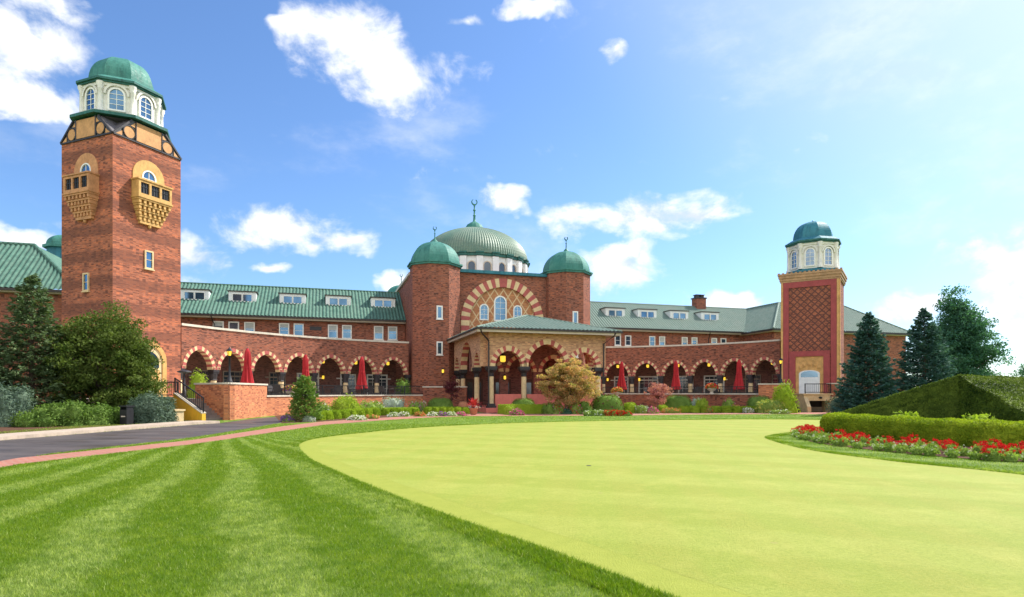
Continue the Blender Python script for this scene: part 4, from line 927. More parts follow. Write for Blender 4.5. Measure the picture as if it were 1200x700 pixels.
# ================================================================== UMBRELLAS, LANTERNS, FURNITURE
def umbrella():
    t = thing('patio_umbrella', (0, 0, 0), 'x', 'umbrella', 'closed red umbrellas on the terraces')
    mb = MB(); mb.lathe((0, 0, 0), [(.3, 0), (.3, .05), (.06, .1), (.06, .3)], 14); mb.build('base', [m_iron], t)
    mb = MB(); mb.tube([(0, 0, .1), (0, 0, 3.3)], .028, 8); mb.lathe((0, 0, 3.55), [(.035, 0), (.05, .06), (.0, .14)], 8); mb.build('pole', [m_dark], t)
    prof = [(.02, 3.62), (.12, 3.5), (.18, 3.25), (.2, 2.9), (.19, 2.45), (.23, 2.0), (.30, 1.5), (.37, 1.05), (.42, .72)]; N_ = 48; V = []
    for i in range(N_):
        a = 2*math.pi*i/N_
        for j, (r, z) in enumerate(prof):
            f = 1+.30*math.cos(a*8)*min(1, j/4)+.06*math.sin(a*3+j*.7); V.append((r*f*math.cos(a+.05*j), r*f*math.sin(a+.05*j), z+(.07*math.cos(a*8+1) if j == len(prof)-1 else 0)))
    n = len(prof); mb = MB(); mb.arr(V, [(i*n+j, ((i+1) % N_)*n+j, ((i+1) % N_)*n+j+1, i*n+j+1) for i in range(N_) for j in range(n-1)]); c = mb.build('canopy', [m_umb], t, True)
    mb = MB(); mb.lathe((0, 0, 0), [(.235, 2.16), (.245, 2.2), (.235, 2.26)], 16, cap=False); mb.build('strap', [m_umb], c); return t
ub = umbrella()
for i, (px, Y, lab, h) in enumerate(((290, 42, 'closed red umbrella just right of the lamp post on the brick wall', .95), (358, 50.5, 'closed red umbrella standing right behind the small evergreen tree', .98), (424, 54.8, 'closed red umbrella at the sixth arch, nearest the left turret', 1),
        (728.5, 63.5, 'closed red umbrella behind the flower urn right of the portico', 1), (792, 61.9, 'closed red umbrella beside the pink flowering tree', 1), (866, 58, 'closed red umbrella nearest the lattice-fronted tower', .98))):
    o = ub if i == 0 else copy_tree(ub); o.location = at(px, Y, FLOOR); o['label'] = lab; o.scale = (h, h, h); o.rotation_euler.z = i*1.1
def hang_lantern(big=1.0):
    t = thing('hanging_lantern', (0, 0, 0), 'x', 'lantern'); s = big; mb = MB()
    mb.lathe((0, 0, 0), [(.06*s, 0), (.15*s, .06*s), (.15*s, .34*s), (.05*s, .46*s)], 6); mb.lathe((0, 0, -.03*s), [(.02*s, -.05*s), (.08*s, .04*s)], 6, 1); mb.build('lamp_glass', [m_lamp, m_dark], t)
    mb = MB(); mb.tube([(0, 0, .44*s), (0, 0, 1.4)], .014, 6); mb.lathe((0, 0, .35*s), [(.18*s, 0), (.07*s, .12*s)], 6)
    mb.build('chain', [m_dark], t); return t
hl = hang_lantern(); first = True
ordn = ['first', 'second', 'third', 'fourth', 'fifth', 'sixth', 'seventh']
for key in 'LR':
    pt, nb, B, BB = ARC[key]
    for i in range(nb):
        p = pt(i+.5, 1.6); o = hl if first else copy_tree(hl); first = False
        o.location = (p.x, p.y, 4.5); o['group'] = 'yellow lanterns hanging in the arches'
        o['label'] = f'small yellow hanging lantern in the {ordn[i]} arch from the '+('tall tower' if key == 'L' else 'portico')
hp = hang_lantern(1.6); q = uv(-3.3, 11.5); hp.location = (q.x, q.y, 4.35); hp['label'] = 'larger yellow hanging lantern in the left front arch of the portico'
def sconce(p, yd, label):
    t = thing('wall_lantern', p, label, 'lantern', 'yellow wall lanterns'); F = Fr(p, (-yd[1], yd[0]), yd); F.o = Vector(p)
    mb = MB(); mb.box(F, -.08, .08, 0, .05, -.2, .35); mb.bar(F(0, .02, .3), F(0, .2, .36), .03, .03); mb.lathe(F(0, .2, .3), [(.15, 0), (.04, .12)], 6); mb.build('bracket', [m_dark], t)
    mb = MB(); mb.lathe(F(0, .2, -.05), [(.06, 0), (.11, .06), (.11, .34)], 6); mb.build('lamp_glass', [m_lamp], t)
for key, idx in (('L', (2, 4)), ('R', (0, 1, 3))):
    pt, nb, B, BB = ARC[key]
    for i in idx:
        a, b = BB[i], BB[i+1]; F = Fr((a+b)/2, b-a); px_ = 1.28 if key == 'L' else -1.3
        sconce(F(px_ if i != 3 else .95, .02, 3.1), F.y, f'yellow wall lantern on the back wall behind the {ordn[i]} arch from the '+('tall tower' if key == 'L' else 'portico'))
sconce(uv(-5.4, 2.47, 3.75)+D*.0-OUT*.0 if False else uv(-7.0, 2.47, 3.7), OUT, 'yellow wall lantern on the left brick turret above the garden wall')
sconce(uv(-1.72, 6.53, 3.0), OUT, 'yellow wall lantern inside the portico between its left and middle arch')
def chair():
    t = thing('patio_chair', (0, 0, 0), 'dark wicker patio chair on the terrace behind the black railing', 'chair', 'dark patio chairs on the terraces')
    mb = MB(); mb.box(ID, -.28, .28, -.28, .28, .38, .48); mb.build('seat', [m_dark], t)
    mb = MB(); V = [(-.28, .24, .48), (.28, .24, .48), (.25, .38, .95), (-.25, .38, .95), (-.28, .3, .48), (.28, .3, .48), (.25, .44, .95), (-.25, .44, .95)]
    mb.arr(V, [(0, 1, 2, 3), (4, 5, 6, 7), (0, 1, 5, 4), (3, 2, 6, 7), (0, 3, 7, 4), (1, 2, 6, 5)]); mb.build('backrest', [m_dark], t)
    for s in (-1, 1):
        mb = MB(); mb.tube([(s*.29, -.25, .48), (s*.29, -.25, .68), (s*.29, .28, .70)], .03, 6); mb.build('armrest', [m_dark], t)
        for y in (-.24, .24): mb = MB(); mb.tube([(s*.25, y, 0), (s*.25, y, .4)], .025, 6); mb.build('leg', [m_dark], t)
    return t
def table():
    t = thing('patio_table', (0, 0, 0), 'round dark patio table between chairs behind the black railing', 'table', 'dark patio tables on the terraces')
    mb = MB(); mb.lathe((0, 0, 0), [(.55, .70), (.56, .72), (.55, .74)], 20); mb.build('table_top', [m_dark], t)
    mb = MB(); mb.lathe((0, 0, 0), [(.3, 0), (.3, .04), (.05, .08), (.05, .7)], 12); mb.build('pedestal', [m_dark], t); return t
cr, tb = chair(), table(); nC = nT = 0
for px, Y in ((330, 48), (388, 54), (424, 55.3), (455, 57.6), (766, 62.2), (812, 60.2), (843, 59.4)):
    o = tb if nT == 0 else copy_tree(tb); nT += 1; p = at(px, Y, FLOOR); o.location = p
    for k in range(3):
        c = cr if nC == 0 else copy_tree(cr); nC += 1; a = k*2.1+px*.7; c.location = p+Vector((math.cos(a)*.85, math.sin(a)*.85, 0)); c.rotation_euler.z = a-math.pi/2
t = thing('litter_bin', at(148.5, 32.6), 'black square litter bin left of the blue spruce shrub', 'bin'); F = Fr(at(148.5, 32.6), (.97, -.25))
mb = MB(); mb.box(F, -.22, .22, -.22, .22, .05, .78); mb.box(F, -.25, .25, -.25, .25, 0, .05); mb.build('bin_body', [m_iron], t); mb = MB()
for x in (-.2, .2): mb.box(F, x-.02, x+.02, -.2, .2, .781, .93)
mb.box(F, -.26, .26, -.26, .26, .931, 1.0); mb.build('bin_lid', [m_iron], t); mb = MB(); mb.box(F, -.13, .13, .221, .235, .40, .46); mb.build('bin_plate', [m_stone], t)
# ================================================================== PLANTS
m_spruce = leafm('spruce_needles', (.055, .10, .042), (.19, .25, .12), .2)
m_spruce_b = leafm('blue_spruce_needles', (.03, .085, .075), (.11, .21, .18), .2)
m_spruce_s = leafm('silver_spruce_needles', (.05, .09, .062), (.165, .225, .155), .15)
m_leaf = leafm('tree_leaves', (.04, .08, .015), (.16, .20, .05), .3)
m_leaf_b = leafm('blue_green_leaves', (.035, .11, .08), (.11, .23, .145), .38)
m_leaf_y = leafm('yellow_green_leaves', (.19, .29, .025), (.42, .50, .07), .38)
m_box = leafm('boxwood_leaves', (.15, .25, .016), (.40, .50, .05), .35)
m_mound = leafm('clipped_yew_leaves', (.07, .15, .03), (.22, .33, .07), .3)
m_hedge = leafm('hedge_leaves', (.15, .23, .012), (.42, .48, .035), .3)
m_hedge_t = leafm('tall_hedge_leaves', (.022, .048, .010), (.19, .25, .04), .25)
m_gcover = leafm('ground_cover_leaves', (.13, .22, .035), (.34, .44, .11), .35)
m_under = leafm('undergrowth_leaves', (.06, .125, .025), (.18, .27, .06), .3)
m_maple = leafm('maple_leaves', (.15, .24, .05), (.86, .45, .30), .5, pos_sc=1.6)
m_pinkl = leafm('pink_leaves', (.40, .12, .14), (.62, .30, .30), .4)
m_purple = leafm('purple_leaves', (.09, .022, .03), (.22, .06, .07), .25)
m_redf = leafm('red_petals', (.50, .008, .015), (.72, .03, .03), .2)
m_pinkf = leafm('pink_petals', (.62, .05, .28), (.75, .25, .45), .25)
m_whitef = leafm('white_petals', (.62, .62, .55), (.78, .78, .72), .2)
m_orangef = leafm('orange_petals', (.62, .16, .06), (.72, .35, .16), .25)
m_yelf = leafm('yellow_petals', (.52, .50, .08), (.66, .62, .22), .25)
m_purpf = leafm('purple_petals', (.22, .06, .38), (.40, .16, .5), .25)
m_pale = leafm('pale_petals', (.42, .48, .32), (.66, .68, .56), .2)
m_silver = leafm('silver_leaves', (.25, .32, .24), (.48, .54, .44), .2)
def rdir_(n): v = rng.normal(size=(n, 3)); return v/np.linalg.norm(v, axis=1)[:,None]
def leaves(P, size, asp=.5, N=None, flat=0.0, A=None):
    """rhombic leaves at points P; N biases the facing, A the long axis"""
    n = len(P); a = rdir_(n) if A is None else A; r = rdir_(n)
    if N is not None: r = r*(1-flat)+N*flat
    b = np.cross(a, r); b /= np.maximum(np.linalg.norm(b, axis=1), 1e-6)[:,None]
    if N is not None and A is None:
        nn = r/np.linalg.norm(r, axis=1)[:,None]; a = np.cross(b, nn)
    s = (np.asarray(size)*(.6+.8*rng.random(n)))[:,None]
    V = np.stack([P-a*s/2, P+b*s*asp/2, P+a*s/2, P-b*s*asp/2], 1).reshape(-1, 3)
    return V, np.arange(n*4).reshape(n, 4)
def lump(p, ph, k): return np.sin(p[:,0]*k+ph)*np.sin(p[:,1]*k*1.1+ph*2.1)+np.sin(p[:,2]*k*1.2+ph*1.3)*.6
def dome_body(c, rx, ry, h, amp, ph, nu=28, nv=12, flat=1.0, inset=.0):
    V = []
    for j in range(nv+1):
        t = math.pi/2*j/nv
        for i in range(nu):
            a = 2*math.pi*i/nu; V.append((math.cos(a)*math.cos(t)**flat, math.sin(a)*math.cos(t)**flat, math.sin(t)))
    V = np.array(V); f = 1-inset+amp*lump(V, ph, 5.0)[:,None]; W_ = V*f*np.array([rx, ry, h])+np.array(c)
    W_[:,2] = np.maximum(W_[:,2], c[2])
    return W_, [(j*nu+i, j*nu+(i+1) % nu, (j+1)*nu+(i+1) % nu, (j+1)*nu+i) for j in range(nv) for i in range(nu)]
def shrub(name, c, rx, ry, h, leaf, n, mat, label, cat='shrub', group=None, amp=.07, flat=.75, flowers=None, asp=.55, fuzz=.06):
    ph = random.random()*9; mb = MB(); V, Fs = dome_body(c, rx, ry, h, amp, ph, flat=flat, inset=.07); mb.arr(V, Fs, 0)
    def pts(n, out):
        t = np.arcsin(rng.random(n)**.85); a = rng.random(n)*2*math.pi
        q = np.stack([np.cos(a)*np.cos(t)**flat, np.sin(a)*np.cos(t)**flat, np.sin(t)], 1)
        f = 1+amp*lump(q, ph, 5.0)[:,None]+out*(rng.random((n, 1))-.5)*2
        return q*f*np.array([rx, ry, h])+np.array(c), q
    P, q = pts(n, fuzz); V, Fs = leaves(P, leaf, asp, q, .35); mb.arr(V, Fs, 0); mats = [mat]
    if flowers:
        for fm, fn, fs in flowers:
            P, q = pts(fn, .05); k = 3; P = np.repeat(P*1.0+q*.03, k, 0)+rng.normal(size=(fn*k, 3))*fs*.35; V, Fs = leaves(P, fs, .9); mats.append(fm); mb.arr(V, Fs, len(mats)-1)
    o = mb.build(name, mats, loc=c, uv=False); return tag(o, label, cat, group)
def tree(name, c, h, rx, ry, z0, trunk_r, ncl, lpc, leaf, mat, label, cr=.6, shape=1.0, group=None, lean=0, squash=.62, asp=.5, fill=.45, cat='tree'):
    t = thing(name, c, label, cat, group); c = np.array(c, float); mb = MB()
    top = c+np.array([lean, 0, z0+(h-z0)*.75]); mb.tube([c, c+np.array([lean*.3, 0, z0]), top], [trunk_r, trunk_r*.75, trunk_r*.25], 8)
    C = []
    ph = random.random()*9
    while len(C) < ncl:
        d_ = rdir_(1)[0]; r = (fill+(1-fill)*random.random())*(1+.16*lump(d_[None,:], ph, 3.2)[0])
        zc = (z0+h)/2; hz = (h-z0)/2; w = 1.0 if d_[2]*r > 0 else 1.0
        zz = d_[2]*r; wid = (1-shape*zz) if shape < 1 else 1
        C.append(c+np.array([d_[0]*r*rx*wid+lean*.6, d_[1]*r*ry*wid, zc+zz*hz]))
    C = np.array(C); ctr = c+np.array([lean*.4, 0, z0+(h-z0)*.3])
    for i in range(0, len(C), max(1, len(C)//26)):
        p = C[i]; mid = ctr*.5+p*.5+np.array([0, 0, -.15*(h-z0)*.3]); mb.tube([ctr*.8+c*.2+np.array([0, 0, .2*z0]), mid, p], [trunk_r*.4, trunk_r*.22, trunk_r*.06], 5)
    mb.build('trunk', [m_bark], t, uv=False)
    P = np.repeat(C, lpc, 0); off = rdir_(len(P))*(rng.random((len(P), 1))**.45); crs = np.repeat(cr*(.6+.8*rng.random(len(C))), lpc)[:,None]
    P = P+off*crs*np.array([1, 1, squash]); P[:,2] = np.maximum(P[:,2], c[2]+.05)
    V, Fs = leaves(P, leaf, asp, np.repeat([[0, 0, 1.0]], len(P), 0), .4); mb = MB(); mb.arr(V, Fs, 0); mb.build('crown', [mat], t, uv=False); return t
def spruce(name, c, h, r, mat, label, whorls=26, per=10, z0=.25, ns=62, group=None, nl=.17, prof=.85, droop=.22, thin=0.0):
    t = thing(name, c, label, 'tree', group); c = np.array(c, float); mb = MB(); mb.tube([c, c+np.array([0, 0, h*.97])], [h*.018+.04, .015], 8); P = []; A = []; S = []
    for w in range(whorls):
        f = (w+.5)/whorls; z = z0+(h-z0)*f**.92; base = r*(1-f)**prof
        for k in range(per if f < .8 else max(5, per-3)):
            a = 2*math.pi*(k+random.random()*.8)/per+w*1.7; L = (base*(.72+.5*random.random())+.10); zz = z+random.uniform(-.12, .12)*h/8
            if random.random() < thin: continue
            up = .35*f; n = max(10, int(ns*L/r)+8)
            s = np.sqrt(rng.random(n))*.95+.05; d_ = np.array([math.cos(a), math.sin(a), 0]); sd_ = np.array([-d_[1], d_[0], 0])
            side = rng.normal(size=n)*.30*L*(1.08-s)+rng.normal(size=n)*.05; dz = -droop*L*s+.20*L*s**3+up*L*s-np.abs(side)*.28+rng.normal(size=n)*.045
            p = c+np.array([0, 0, zz])+d_*(s*L)[:,None]+sd_*side[:,None]; p[:,2] += dz
            P.append(p); ax = d_[None,:]*1.0+sd_[None,:]*(np.sign(side)*.9*rng.random(n))[:,None]+rng.normal(size=(n, 3))*.25; ax[:,2] -= .15; A.append(ax/np.linalg.norm(ax, axis=1)[:,None])
            if k % 2 == 0 and L > .4: mb.tube([c+np.array([0, 0, zz]), c+np.array([0, 0, zz])+d_*L*.6+np.array([0, 0, -droop*L*.5])], [.03, .01], 4)
    tp = c+np.array([0, 0, h])+np.stack([rng.normal(size=70)*.05, rng.normal(size=70)*.05, -rng.random(70)*.8], 1); P.append(tp); ax = rdir_(70)*.6+np.array([0, 0, .8]); A.append(ax/np.linalg.norm(ax, axis=1)[:,None])
    P = np.concatenate(P); P[:,2] = np.maximum(P[:,2], c[2]+.03); A = np.concatenate(A); mb.build('trunk', [m_bark], t, uv=False)
    V, Fs = leaves(P, nl, .42, np.repeat([[0, 0, 1.0]], len(P), 0), .5, A); mb = MB(); mb.arr(V, Fs, 0); mb.build('crown', [mat], t, uv=False); return t
def at3(px, Y, z=0): p = at(px, Y, z); return (p.x, p.y, p.z)
# ---- left
spruce('spruce_tree', at3(37, 33.5), 8.05, 2.25, m_spruce, 'tall dark spruce left of the round leafy tree', 30, 12, .2, 80, nl=.2, prof=.7)
spruce('spruce_tree', at3(-28, 32), 6.0, 2.0, m_spruce, 'dark spruce half cut off by the left edge of the photo', 22, 11, .2, 80, nl=.2, prof=.7)
tree('leafy_tree', at3(122, 35.5), 6.35, 3.15, 2.6, .3, .17, 330, 190, .15, m_leaf, 'broad round leafy tree hiding the foot of the tall tower', .62, fill=.5)
shrub('spruce_shrub', at3(177, 34), 1.2, 1.0, 1.42, .16, 4200, m_spruce_s, 'low silvery blue spruce shrub beside the cream block at the steps', amp=.12, fuzz=.14, asp=.35)
shrub('spruce_shrub', at3(8, 31), 1.25, 1.1, 1.75, .16, 4200, m_spruce_s, 'silvery spruce shrub at the left edge of the photo below the tall spruce', amp=.14, fuzz=.16, asp=.35)
for i, (px, Y, rx, h) in enumerate(((48, 30.6, .95, .85), (78, 31.2, 1.05, 1.0), (108, 32.2, .95, .85), (128, 33.2, .6, .85))):
    shrub('leafy_shrub', at3(px, Y), rx, .8, h, .13, 2300, m_under, ['low light green shrub right of the silvery spruce shrub', 'low light green shrub in front of the tall dark spruce', 'low light green shrub under the broad leafy tree', 'low light green shrub just left of the black litter bin'][i], group='low shrubs along the kerb', amp=.2, fuzz=.2)
shrub('leafy_shrub', at3(232, 41.5, FLOOR), .6, .5, 1.5, .12, 1200, m_leaf_y, 'bright yellow green bush behind the mushroom topped light', amp=.15, fuzz=.2)
# ---- beds
def spx(name, px0, px1, yt, yb, mat, label, leaf=.1, n=1500, Y=None, cat='shrub', group=None, **k):
    Y = Y or gy(yb); w = (px1-px0)/F_PX*Y/2; z = EYE+(HOR-yt)*Y/F_PX
    return shrub(name, at3((px0+px1)/2, Y), w, max(.25, min(w, .9)), z, leaf, n, mat, label, cat, group, **k)
spruce('evergreen_tree', at3(357, 36.2), 2.62, .98, m_mound, 'small bushy evergreen tree in front of the low terrace wall', 24, 11, .06, 46, nl=.12, prof=.62, droop=.05)
spx('leafy_shrub', 386, 424, 467, 487, m_leaf_y, 'large loose yellow green shrub right of the small evergreen', .14, 2200, 44.5, amp=.15, fuzz=.16)
spx('leafy_shrub', 420, 448, 471, 486, m_gcover, 'loose pale shrub with pinkish blooms right of the yellow green shrub', .12, 1300, 46, amp=.18, fuzz=.2, flowers=[(m_pinkf, 40, .07), (m_whitef, 60, .08)])
spx('leafy_shrub', 370, 388, 474, 489, m_gcover, 'pale green plant between the evergreen and the yellow green shrub', .13, 900, 42.2, amp=.2, fuzz=.25, flowers=[(m_whitef, 50, .08)])
for i in range(8):
    px = 374+i*9.2; yb = 492.8-i*.75
    spx('boxwood_ball', px-7.5, px+7.5, 482.2-i*.6, yb, m_box, 'clipped boxwood ball in the row below the yellow green shrub', .075, 1500, group='boxwood balls left of the turret planting', flat=.5, amp=.05, fuzz=.06)
spx('silver_shrub', 446, 474, 468, 482, m_silver, 'silvery grey shrub behind the second row of boxwood', .12, 1300, 50.5, amp=.15, fuzz=.18)
for i in range(5):
    px = 452+i*8.3
    spx('boxwood_ball', px-6.2, px+6.2, 478.2-i*.2, 487-i*.2, m_box, 'clipped boxwood ball in front of the silvery grey shrub', .075, 1300, group='boxwood balls below the silvery shrub', flat=.5, amp=.05, fuzz=.06)
spx('flower_plant', 480, 500, 471.5, 484, m_gcover, 'mixed pink and white rose bush left of the clipped yew mound', .1, 900, 50.5, group=None, amp=.2, fuzz=.2, flowers=[(m_pinkf, 50, .09), (m_whitef, 40, .08)])
def low_flowers(px, yb, w, fm, label, gm=None, n=90, h=None):
    Y = gy(yb); shrub('flower_plant', at3(px, Y), w/F_PX*Y/2, .3, h or .3, .08, 500, gm or m_gcover, label, 'flower', None, .15, flowers=[(fm, n, .075)])
low_flowers(337, 494.5, 16, m_purpf, 'purple flowers at the foot of the small evergreen')
low_flowers(362, 494.3, 14, m_whitef, 'small white edging plant right of the purple flowers', m_silver, 30); low_flowers(418, 492.6, 22, m_whitef, 'white edging flowers below the boxwood row', n=200, h=.22); low_flowers(437, 491.0, 14, m_orangef, 'orange edging flowers beside the white ones', n=60, h=.2)
for i, (px, f, tx) in enumerate(((461, m_whitef, 'white edging plant below the silvery shrub boxwood'), (474, m_whitef, 'white and green edging plant left of the orange flowers'), (492, m_orangef, 'orange flowers at the start of the third boxwood row'), (507, m_whitef, 'white edging plant under the clipped yew mound'), (517, m_purpf, 'purple edging flowers below the clipped yew mound'), (529, m_whitef, 'white edging plant near the potted red cordyline'), (540, m_pinkf, 'pink edging plant just left of the potted cordyline'))):
    low_flowers(px, 488.6-i*.18, 12, f, tx, h=.26)
spx('yew_mound', 499.5, 532, 466.3, 481, m_mound, 'smooth clipped dark green mound in front of the garden wall', .07, 2600, 52, flat=.6, amp=.015, fuzz=.03)
for i in range(6):
    px = 502+i*8.6
    spx('boxwood_ball', px-6.2, px+6.2, 477.2, 485.8-i*.1, m_box, 'clipped boxwood ball in the row before the clipped yew mound', .075, 1300, group='boxwood balls before the yew mound', flat=.5, amp=.05, fuzz=.06)
tree('purple_maple', at3(529.5, 54.5), 3.25, .75, .6, 1.0, .05, 42, 45, .14, m_purple, 'thin purple leaved maple against the garden wall', .3, fill=.2)
t = thing('clay_pot', at(543, 53, 0), 'round reddish clay pot right of the garden wall', 'pot'); mb = MB(); mb.lathe(at(543, 53), [(.2, 0), (.42, .25), (.47, .5), (.40, .75), (.28, .86), (.3, .9), (.22, .9)], 20); mb.build('pot_body', [m_clay], t, True)
def cordyline(px, yb, h, label, pot=True, s=1.0):
    p = at(px, gy(yb)); t = thing('potted_cordyline' if pot else 'red_cordyline', p, label, 'plant'); z = 0
    if pot:
        mb = MB(); mb.lathe(p, [(.16, 0), (.26, .1), (.3, .42), (.34, .46), (.34, .52), (.25, .52)], 16); mb.build('pot', [m_clay], t, True); z = .5
        mb = MB(); P = np.array(p)+np.stack([rng.normal(size=160)*.14, rng.normal(size=160)*.14, z+.05+rng.random(160)*.15], 1); V, Fs = leaves(P, .1, .7); mb.arr(V, Fs); mb.build('trailing_flowers', [m_whitef], t, uv=False)
    mb = MB()
    for i in range(70):
        a = random.random()*6.28; el = random.uniform(.35, 1.45); L = random.uniform(.7, 1.05)*s; d_ = Vector((math.cos(a)*math.cos(el), math.sin(a)*math.cos(el), math.sin(el))); b = p+Vector((0, 0, z)); q = b+d_*L*.6; e = q+d_*L*.4+Vector((0, 0, -.12)); sd_ = Vector((-math.sin(a), math.cos(a), 0))*.045
        mb.poly([b-sd_*.5, b+sd_*.5, q+sd_, q-sd_]); mb.poly([q-sd_, q+sd_, e])
    mb.build('leaves', [m_redf if not pot else m_redc], t, uv=False); return t
m_redc = leafm('cordyline_leaves', (.22, .015, .025), (.60, .06, .07), .3)
cordyline(555, 486.3, 1.2, 'potted red spiky cordyline at the corner of the portico steps')
# centre
spx('yew_mound', 598, 629, 466.8, 480, m_mound, 'clipped green mound under the left front arch of the portico', .07, 2200, 50.0, flat=.6, amp=.015, fuzz=.03)
hb = thing('clipped_hedge', at(612, 48.5), 'low flat topped clipped hedge in front of the portico', 'hedge')
def scatter_polys(polys, dens, leaf, fuzz, asp=.55, flat=.35):
    P = []; N = []
    for pl in polys:
        q = [np.array(tuple(p), float) for p in pl]
        for i in range(1, len(q)-1):
            a, b, c = q[0], q[i], q[i+1]; cr_ = np.cross(b-a, c-a); ar = np.linalg.norm(cr_)/2
            if ar < 1e-5: continue
            n = max(1, int(ar*dens)); r1 = np.sqrt(rng.random(n)); r2 = rng.random(n); nn = cr_/(2*ar)
            p = a[None]*(1-r1)[:,None]+b[None]*(r1*(1-r2))[:,None]+c[None]*(r1*r2)[:,None]
            P.append(p+nn*(rng.random((n, 1))*2-1)*fuzz); N.append(np.repeat(nn[None], n, 0))
    P = np.concatenate(P); N = np.concatenate(N); return leaves(P, leaf, asp, N, flat)
def boxpolys(F, x0, x1, y0, y1, z0, z1):
    P = [F(x, y, z) for z in (z0, z1) for (x, y) in ((x0, y0), (x1, y0), (x1, y1), (x0, y1))]
    return [[P[i] for i in f] for f in ((0,1,5,4),(1,2,6,5),(2,3,7,6),(3,0,4,7),(4,5,6,7))]
F = Fr(at(612, 48.3), (1, .15)); mb = MB(); pp = boxpolys(F, -1.85, 1.85, -.6, .0, 0, .72)
for p in pp: mb.poly(p)
V, Fs = scatter_polys(pp, 260, .085, .05); mb.arr(V, Fs); mb.build('foliage', [m_box], hb, uv=False)
spx('flower_plant', 591, 605, 476.5, 486.2, m_leaf_y, 'small bright green plant left of the magenta flowers', .09, 700, amp=.15, fuzz=.15)
low_flowers(606, 486.8, 15, m_pinkf, 'magenta flowers before the low portico hedge', n=170, h=.42)
mp = tree('maple_tree', at3(668, 48.8), 4.65, 2.4, 1.8, .35, .09, 360, 115, .115, m_maple, 'pinkish orange leaved maple in front of the portico', .36, fill=.40, squash=.5)
for i, (p0, p1, yt, lb, mt, fl) in enumerate(((636, 654, 472, 'dark green shrub left below the maple', m_mound, None), (645, 662, 475, 'red flowering plant below the maple at left', m_gcover, [(m_redf, 60, .08), (m_pinkf, 40, .08)]), (666, 684, 474, 'red and pink flowering plant below the maple at right', m_gcover, [(m_redf, 80, .08), (m_pinkf, 40, .08)]), (676, 694, 472, 'dark green shrub beside the big clipped mound', m_mound, None), (655, 672, 479, 'low blue green plant directly under the maple', m_leaf_b, None))):
    spx('flower_plant' if fl else 'leafy_shrub', p0, p1, yt, 485.2, mt, lb, .1, 900, flowers=fl, amp=.15, fuzz=.15, cat='flower' if fl else 'shrub')
spx('yew_mound', 692, 731, 463.3, 482.5, m_mound, 'large round clipped mound with reddish patch above the red flower bed', .075, 3200, 49.5, flat=.6, amp=.02, fuzz=.04, flowers=[(m_purple, 60, .12)])
for i in range(7):
    px = 689+i*7.6; low_flowers(px, 487.6, 10, m_redf if i > 2 else m_whitef, ['low green edging plant at the left end of the red flower bed', 'second low green edging plant of the red flower bed', 'green edging plant with few flowers left of the red geraniums', 'leftmost red geranium below the large clipped mound', 'second red geranium below the large clipped mound', 'third red geranium below the large clipped mound', 'rightmost red geranium at the end of the mound bed'][i], n=(20, 20, 30, 90, 110, 110, 60)[i], h=.36)
spx('leafy_shrub', 730, 747, 472, 484.5, m_box, 'rounded yellow green shrub right of the large clipped mound', .08, 1100, flat=.65)
spx('flower_plant', 744, 760, 475.5, 484.8, m_gcover, 'pale green flowering plant left of the magenta clump', .09, 700, flowers=[(m_whitef, 40, .07)], amp=.15, cat='flower')
low_flowers(765, 484.9, 13, m_pinkf, 'magenta flower clump below the pink flowering tree', n=150, h=.5)
tree('pink_tree', at3(771, 50.5), 2.95, .95, .8, .6, .05, 75, 40, .11, m_pinkl, 'small pink leaved tree before the right terrace railing', .3, fill=.3)
spx('yew_mound', 777, 812, 463.2, 480, m_mound, 'smooth clipped mound right of the pink leaved tree', .07, 2600, 52.0, flat=.6, amp=.015, fuzz=.03)
cordyline(789, 482.6, 1.0, 'red spiky cordyline among orange flowers', False, 1.1)
low_flowers(786, 484.6, 20, m_orangef, 'orange flowers at the foot of the unpotted cordyline', n=120, h=.42)
for i in range(10):
    px = 776+i*12.4
    if 780 < px < 792: continue
    spx('boxwood_ball', px-7.5, px+7.5, 475.2+i*.15, 483.8, m_box, 'clipped boxwood ball in the long row before the right terrace', .075, 1300, 51.2, group='boxwood balls along the right terrace', flat=.5, amp=.05, fuzz=.06)
spx('leafy_shrub', 815, 830, 468.5, 480, m_leaf_y, 'bright yellow green shrub right of the smooth clipped mound', .11, 900, 51.8, amp=.15, fuzz=.15)
spx('silver_shrub', 808, 824, 466.5, 478, m_silver, 'silvery shrub partly behind the bright yellow green shrub', .1, 800, 53, amp=.15, fuzz=.15)
low_flowers(829, 484.0, 14, m_orangef, 'coral flowers below the bright yellow green shrub', n=120, h=.55); low_flowers(862, 483.8, 16, m_orangef, 'coral flowers left of the white flower clump', n=140, h=.6)
spx('leafy_shrub', 846, 862, 470, 480, m_gcover, 'pale green bush between the coral flower clumps', .1, 800, 51.9, amp=.15, fuzz=.18, flowers=[(m_pinkf, 40, .08)])
low_flowers(877, 484.2, 12, m_whitef, 'white flower clump below the low clipped mound', n=150, h=.4)
spx('yew_mound', 874, 906, 464, 478, m_mound, 'low clipped mound before the raised brick pier wall', .07, 2200, 53, flat=.6, amp=.015, fuzz=.03)
spx('flower_plant', 886, 922, 469.5, 481, m_gcover, 'large bush of pale yellow hydrangea blooms', .11, 1500, 50.5, amp=.12, fuzz=.15, flowers=[(m_yelf, 170, .13)])
low_flowers(914, 485.2, 26, m_whitef, 'low pale edging plant below the hydrangea bush', m_gcover, 30, .3)
shrub('evergreen_shrub', at3(919, 50.6), .98, .8, 2.05, .13, 2400, m_box, 'upright bright green shrub beside the dark tower steps', amp=.14, fuzz=.2, flat=.9)
